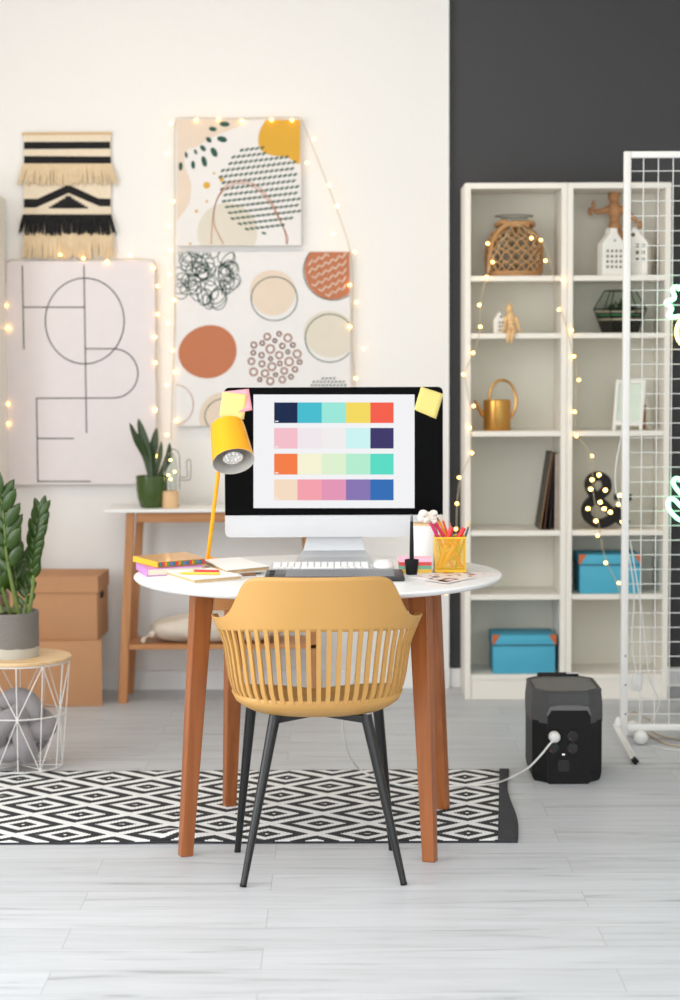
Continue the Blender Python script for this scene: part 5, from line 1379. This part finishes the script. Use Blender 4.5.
# colourful edge blocks along the near edge
mb = MB(*[mat('edge_%d' % i, c, 0.7) for i, c in enumerate([(40,130,130),(214,60,70),(220,150,40),(90,150,70),(120,120,180)])])
a, b = cs2[0], cs2[1]; n = 17
for k in range(n):
    p0, p1 = a.lerp(b, 0.03+0.95*k/n), a.lerp(b, 0.03+0.95*(k+0.85)/n); d = Vector((0.0005,0.003,0))
    z0_, z1_ = TZ+0.0225+0.0025, TZ+0.0225+0.0135
    vs = [Vector((p.x,p.y,zz_)) for zz_ in (z0_, z1_) for p in (p0-d*0.2,p1-d*0.2,p1+d,p0+d)]; mb._add(vs, [(3,2,1,0),(4,5,6,7),(0,1,5,4),(1,2,6,5),(2,3,7,6),(3,0,4,7)], k % 5)
mb.build('coloured_edge', bk2, True, False)
mb = MB(mat('yellow_ribbon', (246,178,30), 0.5)); a_ = G(160.5,565,TZ+0.024)-Vector((0,0.002,0)); b_ = G(164.5,571.5,TZ+0.003)
mb._add([a_+Vector((-0.004,0,0)), a_+Vector((0.003,0,0)), b_+Vector((0.004,0,0)), b_+Vector((-0.003,0,0))], [(0,1,2,3)]); mb.build('ribbon', bk2, True, False, solid=0.001)
mb = MB(mat('orange_spine', (252,186,40), 0.4)); a, b = cs2[3], cs2[0]; a = a+Vector((-0.001,0,0)); b = b+Vector((-0.001,0,0)); z0_, z1_ = TZ+0.0228, TZ+0.0384
mb._add([Vector((p.x,p.y,zz_)) for zz_ in (z0_,z1_) for p in (a,b,b+Vector((-0.002,-0.001,0)),a+Vector((-0.002,-0.001,0)))], [(3,2,1,0),(4,5,6,7),(0,1,5,4),(1,2,6,5),(2,3,7,6),(3,0,4,7)]); mb.build('spine_strip', bk2, True, False)
WPG = mat('white_pages', (246,244,240), 0.7, var=0.02); KPG = mat('kraft_edge', (206,178,136), 0.8, var=0.15, scale=50)
nb1, cs3 = book('open white notepad with red and yellow pencils lying on it', 'b', [(194.5,579.5),(242,575.5),(211,568),(165,570.5)], TZ+0.0005, 0.012, WPG, KPG, (), cat='notepad', name='notepad')
MB(WPG)._add([Vector((cs3[i].x, cs3[i].y, TZ+0.0005+0.0115+dz)) for dz in (0.001,0.002) for i in range(4)], [(3,2,1,0),(4,5,6,7),(0,1,5,4),(1,2,6,5),(2,3,7,6),(3,0,4,7)]).build('top_sheet', nb1, True, False)
nb0, cs5 = book('brown kraft notebook beneath the stacked white notepad', 'b', [(224,574.5),(256,573),(240,566.5),(205,566.5)], TZ+0.0005, 0.007, mat('kraft_dark', (150,112,84), 0.8, var=0.2), KPG, (0,), cat='notebook', name='notebook')
nb2, cs4 = book('white notepad with kraft edge stacked right of the pencils', 'b', [(227,570),(270,566),(238,557),(203,559.5)], TZ+0.008, 0.013, WPG, KPG, (), cat='notepad', name='notepad')
zt_ = TZ+0.0148
for (lb_, rgb, a_, b_) in (('red pencil lying on the open notepad', (232,66,48), (188,570.5), (219,571)), ('yellow pencil lying in front of the red one on the notepad', (246,190,60), (175,573.2), (220,573.6))):
    a, b = G(*a_, zt_+0.0035), G(*b_, zt_+0.0035); d = (b-a).normalized(); o = thing('pencil', lb_, 'pencil', (a+b)/2)
    MB(mat('pcl'+lb_[:3], rgb, 0.4)).cyl(a+d*0.018, b, 0.0036, n=6).build('barrel', o, True)
    MB(mat('raw_wood', (226,190,140), 0.7)).cyl(a+d*0.018, a, 0.0035, 0.0006, n=6).build('sharpened_tip', o, True)

# ------------------------------------------------------------------ basket side table
YTb = 6.50; tz_ = P(40,655.5,YTb-0.0).z
zt3 = tz_; cxT = P(18,656,YTb).x; RT = P(71,656,YTb).x-cxT
bt = thing('wire_basket_table', 'white wire basket side table with round wooden top at left', 'side table', (cxT, YTb, 0))
ASH = wood('pale_ash_top', (214,176,128), (232,200,156), 'X', 0.5)
MB(ASH).lathe([(0.0005,zt3-0.013),(RT-0.003,zt3-0.013),(RT,zt3-0.010),(RT,zt3-0.002),(RT-0.002,zt3),(0.0005,zt3)], 64, cap=(False,False)).build('tabletop', bt)
RBt = RT*0.80; zb_ = 0.014; z1_ = zt3-0.0155
mb = MB(STEELW); ri = lambda z: RBt+(RT-0.006-RBt)*(z-zb_)/(z1_-zb_)
zm_ = P(40,718.5,YTb-0.12).z
for z in (zb_, zm_, z1_): mb.tube([(ri(z)*math.cos(2*PI*k/48), ri(z)*math.sin(2*PI*k/48), z) for k in range(48)], 0.0022 if z != z1_ else 0.003, 6, closed=True)
N_ = 12
for k in range(N_):
    a = 2*PI*k/N_+0.12; a2 = 2*PI*(k+1)/N_+0.12; am = (a+a2)/2
    f = lambda ang, z: (ri(z)*math.cos(ang), ri(z)*math.sin(ang), z)
    mb.cyl(f(a,zb_), f(a,z1_), 0.0017, n=6)
    mb.cyl(f(a,zm_), f(a2,z1_), 0.0017, n=6) if k % 2 else mb.cyl(f(a2,zm_), f(a,z1_), 0.0017, n=6)
    mb.cyl(f(a,zm_), f(a2,zb_), 0.0017, n=6) if k % 2 else mb.cyl(f(a2,zm_), f(a,zb_), 0.0017, n=6)
for k in range(4): a = PI*k/4; mb.cyl((RBt*math.cos(a),RBt*math.sin(a),zb_),(-RBt*math.cos(a),-RBt*math.sin(a),zb_),0.0018,n=6)
mb.build('wire_basket', bt)
# knot cushion
KN = mat('grey_velvet', (150,144,146), 0.85, var=0.08, scale=14, sheen=0.4)
kn_ = thing('knot_cushion', 'grey knotted ball cushion inside the wire basket table', 'cushion', (cxT-0.006, YTb, 0.0195))
pts = []; NK = 260; Rk = 0.078; rt = 0.0335
for i in range(NK):                                  # closed weave on a ball: strands pass over and under
    t_ = 2*PI*i/NK; th_ = 3*t_; lat = math.radians(56)*math.sin(4*t_); rr = Rk + 0.021*math.cos(8*t_+0.9)
    pts.append(Vector((rr*math.cos(lat)*math.cos(th_), rr*math.cos(lat)*math.sin(th_), rr*math.sin(lat))))
Mr = Euler((1.25,0.5,0.6)).to_matrix()
pts = [Mr @ p for p in pts]
mb = MB(KN); mb.tube(pts, rt, 16, closed=True); mb.ball((0,0,0), 0.062, 16)
zmn = min(v.z for v in mb.v)
for v in mb.v: v.z += 0.001-zmn
mb.build('knotted_rope', kn_)
# ZZ plant
zp = thing('potted_plant', 'leafy green plant in a grey and cream ribbed pot on the basket table', 'potted plant', (P(8,655,YTb).x, YTb, zt3+0.0005))
hpz = P(8,611,YTb).z-zt3; rp = P(39,635,YTb).x-zp.location.x
def potmat():
    m = bpy.data.materials.new('ribbed_grey_cream'); m.use_nodes = True; nt = m.node_tree; L = nt.links.new; N = nt.nodes.new
    b = nt.nodes['Principled BSDF']; b.inputs['Roughness'].default_value = 0.7
    tc = N('ShaderNodeTexCoord'); sp = N('ShaderNodeSeparateXYZ'); L(tc.outputs['Object'], sp.inputs[0])
    nz = N('ShaderNodeTexNoise'); nz.inputs['Scale'].default_value = 18; L(tc.outputs['Object'], nz.inputs['Vector'])
    ad = N('ShaderNodeMath'); ad.operation = 'MULTIPLY_ADD'; ad.inputs[1].default_value = 0.02; L(nz.outputs['Fac'], ad.inputs[0]); L(sp.outputs[2], ad.inputs[2])
    gt = N('ShaderNodeMath'); gt.operation = 'GREATER_THAN'; gt.inputs[1].default_value = 0.044; L(ad.outputs[0], gt.inputs[0])
    mx = N('ShaderNodeMix'); mx.data_type = 'RGBA'; mx.inputs['A'].default_value = lin((196,192,180)); mx.inputs['B'].default_value = lin((128,123,117)); L(gt.outputs[0], mx.inputs['Factor']); L(mx.outputs['Result'], b.inputs['Base Color'])
    return m
pr = []
nR = 26
for k in range(nR*4+1):
    z = hpz*k/(nR*4); pr.append((rp*(0.975+0.025*min(1,k/20))-0.0012*(1 if (k//2) % 2 else 0), z))
pr += [(rp-0.006,hpz),(rp-0.008,hpz-0.015)]
MB(potmat()).lathe(pr, 48, cap=(True,False)).build('pot', zp)
MB(mat('soil', (60,45,35), 1)).lathe([(0.0005,hpz-0.014),(rp-0.0075,hpz-0.014)], 24, cap=(False,False)).build('soil', zp)
ZST = mat('zz_stem', (104,124,58), 0.5, var=0.2); ZLF = mat('zz_leaf', (46,72,10), 0.35, var=0.3, scale=18, coat=0.1)
rs = random.Random(21)
def leaflet(mb, base_, d, wd, L_, nrm):
    sd = d.cross(nrm).normalized(); rows = []
    for i in range(7):
        t_ = i/6; w_ = wd*math.sin(PI*min(1,(t_*0.9+0.08)))**0.8 if i < 6 else 0.0004
        c_ = base_+d*(L_*t_)+nrm*(-0.010*(t_)**2)
        rows.append([c_-sd*w_+nrm*w_*0.25, c_, c_+sd*w_+nrm*w_*0.25])
    mb.grid(rows)
def zz_stem(pix, dys, n_leaf, L0, face, start=0.3):
    pts = catmull([P(x, y, YTb+dy) for (x, y), dy in zip(pix, dys)], 8)
    mb = MB(ZST); mb.tube(pts, lambda t_: 0.0075-0.0052*t_, 8); stm = mb.build('stem', zp, True)
    mb = MB(ZLF); n = len(pts)
    for k in range(n_leaf):
        u = start+(1-start)*k/(n_leaf-1)*0.97; i = min(n-2, int(u*(n-1))); p = pts[i]; d = (pts[i+1]-pts[i]).normalized()
        side = 1 if k % 2 else -1
        lat = (Vector((face[0], face[1], 0))*side).normalized()
        dirv = (d*0.85+lat*(0.6 if k < n_leaf-1 else 0.0)+Vector((rs.uniform(-.12,.12), rs.uniform(-.2,.2), rs.uniform(-.05,.15)))).normalized()
        sz = L0*(0.8+0.35*math.sin(PI*min(1, (u-start)/(1-start)*0.8+0.15)))
        nrm = dirv.cross(lat.cross(dirv)).normalized(); nr = (Vector((0.25*side,-1,0.25))-dirv*dirv.dot(Vector((0.25*side,-1,0.25)))).normalized()
        leaflet(mb, p, dirv, sz*0.21, sz, nr)
    mb.build('leaflets', stm, True, solid=0.0012)
zz_stem([(29,614),(33,585),(34,555),(38,528),(41,510)], [0.0,-0.01,-0.02,-0.02,-0.02], 22, 0.062, (0.8,-0.6), 0.28)
zz_stem([(19,614),(12,585),(6,550),(4,520),(0,492)], [-0.02,-0.04,-0.06,-0.07,-0.08], 13, 0.085, (1,-0.2), 0.35)
zz_stem([(10,614),(3,590),(-5,560),(-14,520)], [0.02,0.0,-0.03,-0.05], 14, 0.08, (0.9,-0.3), 0.3)
zz_stem([(14,613),(16,590),(14,565),(10,545)], [0.03,0.05,0.06,0.07], 12, 0.075, (1,0.4), 0.3)
zz_stem([(2,613),(-12,575),(-26,540)], [0,0.03,0.05], 12, 0.08, (1,0.3), 0.3)
zz_stem([(24,614),(26,600),(27,585)], [0.02,0.035,0.05], 6, 0.05, (1,0.3), 0.3)

# ------------------------------------------------------------------ camera
cam = bpy.data.cameras.new('Camera'); co = bpy.data.objects.new('Camera', cam); COL.objects.link(co)
co.matrix_world = Matrix.Translation((0,0,CAMZ)) @ Matrix.Rotation(PI/2-PITCH, 4, 'X') @ Matrix.Rotation(-ROLL, 4, 'Z')
cam.sensor_fit = 'VERTICAL'; cam.sensor_height = 36; cam.lens = 72; cam.clip_end = 60
cam.dof.use_dof = True; cam.dof.focus_distance = 5.35; cam.dof.aperture_fstop = 3.2
sc.camera = co
sc.view_settings.view_transform = 'Standard'; sc.view_settings.look = 'None'
sc.view_settings.exposure = 0.05; sc.view_settings.gamma = 1.0; sc.view_settings.use_curve_mapping = False
sc.cycles.use_denoising = True
sc.cycles.max_bounces = 8; sc.cycles.transparent_max_bounces = 16
sc.cycles.sample_clamp_indirect = 6.0
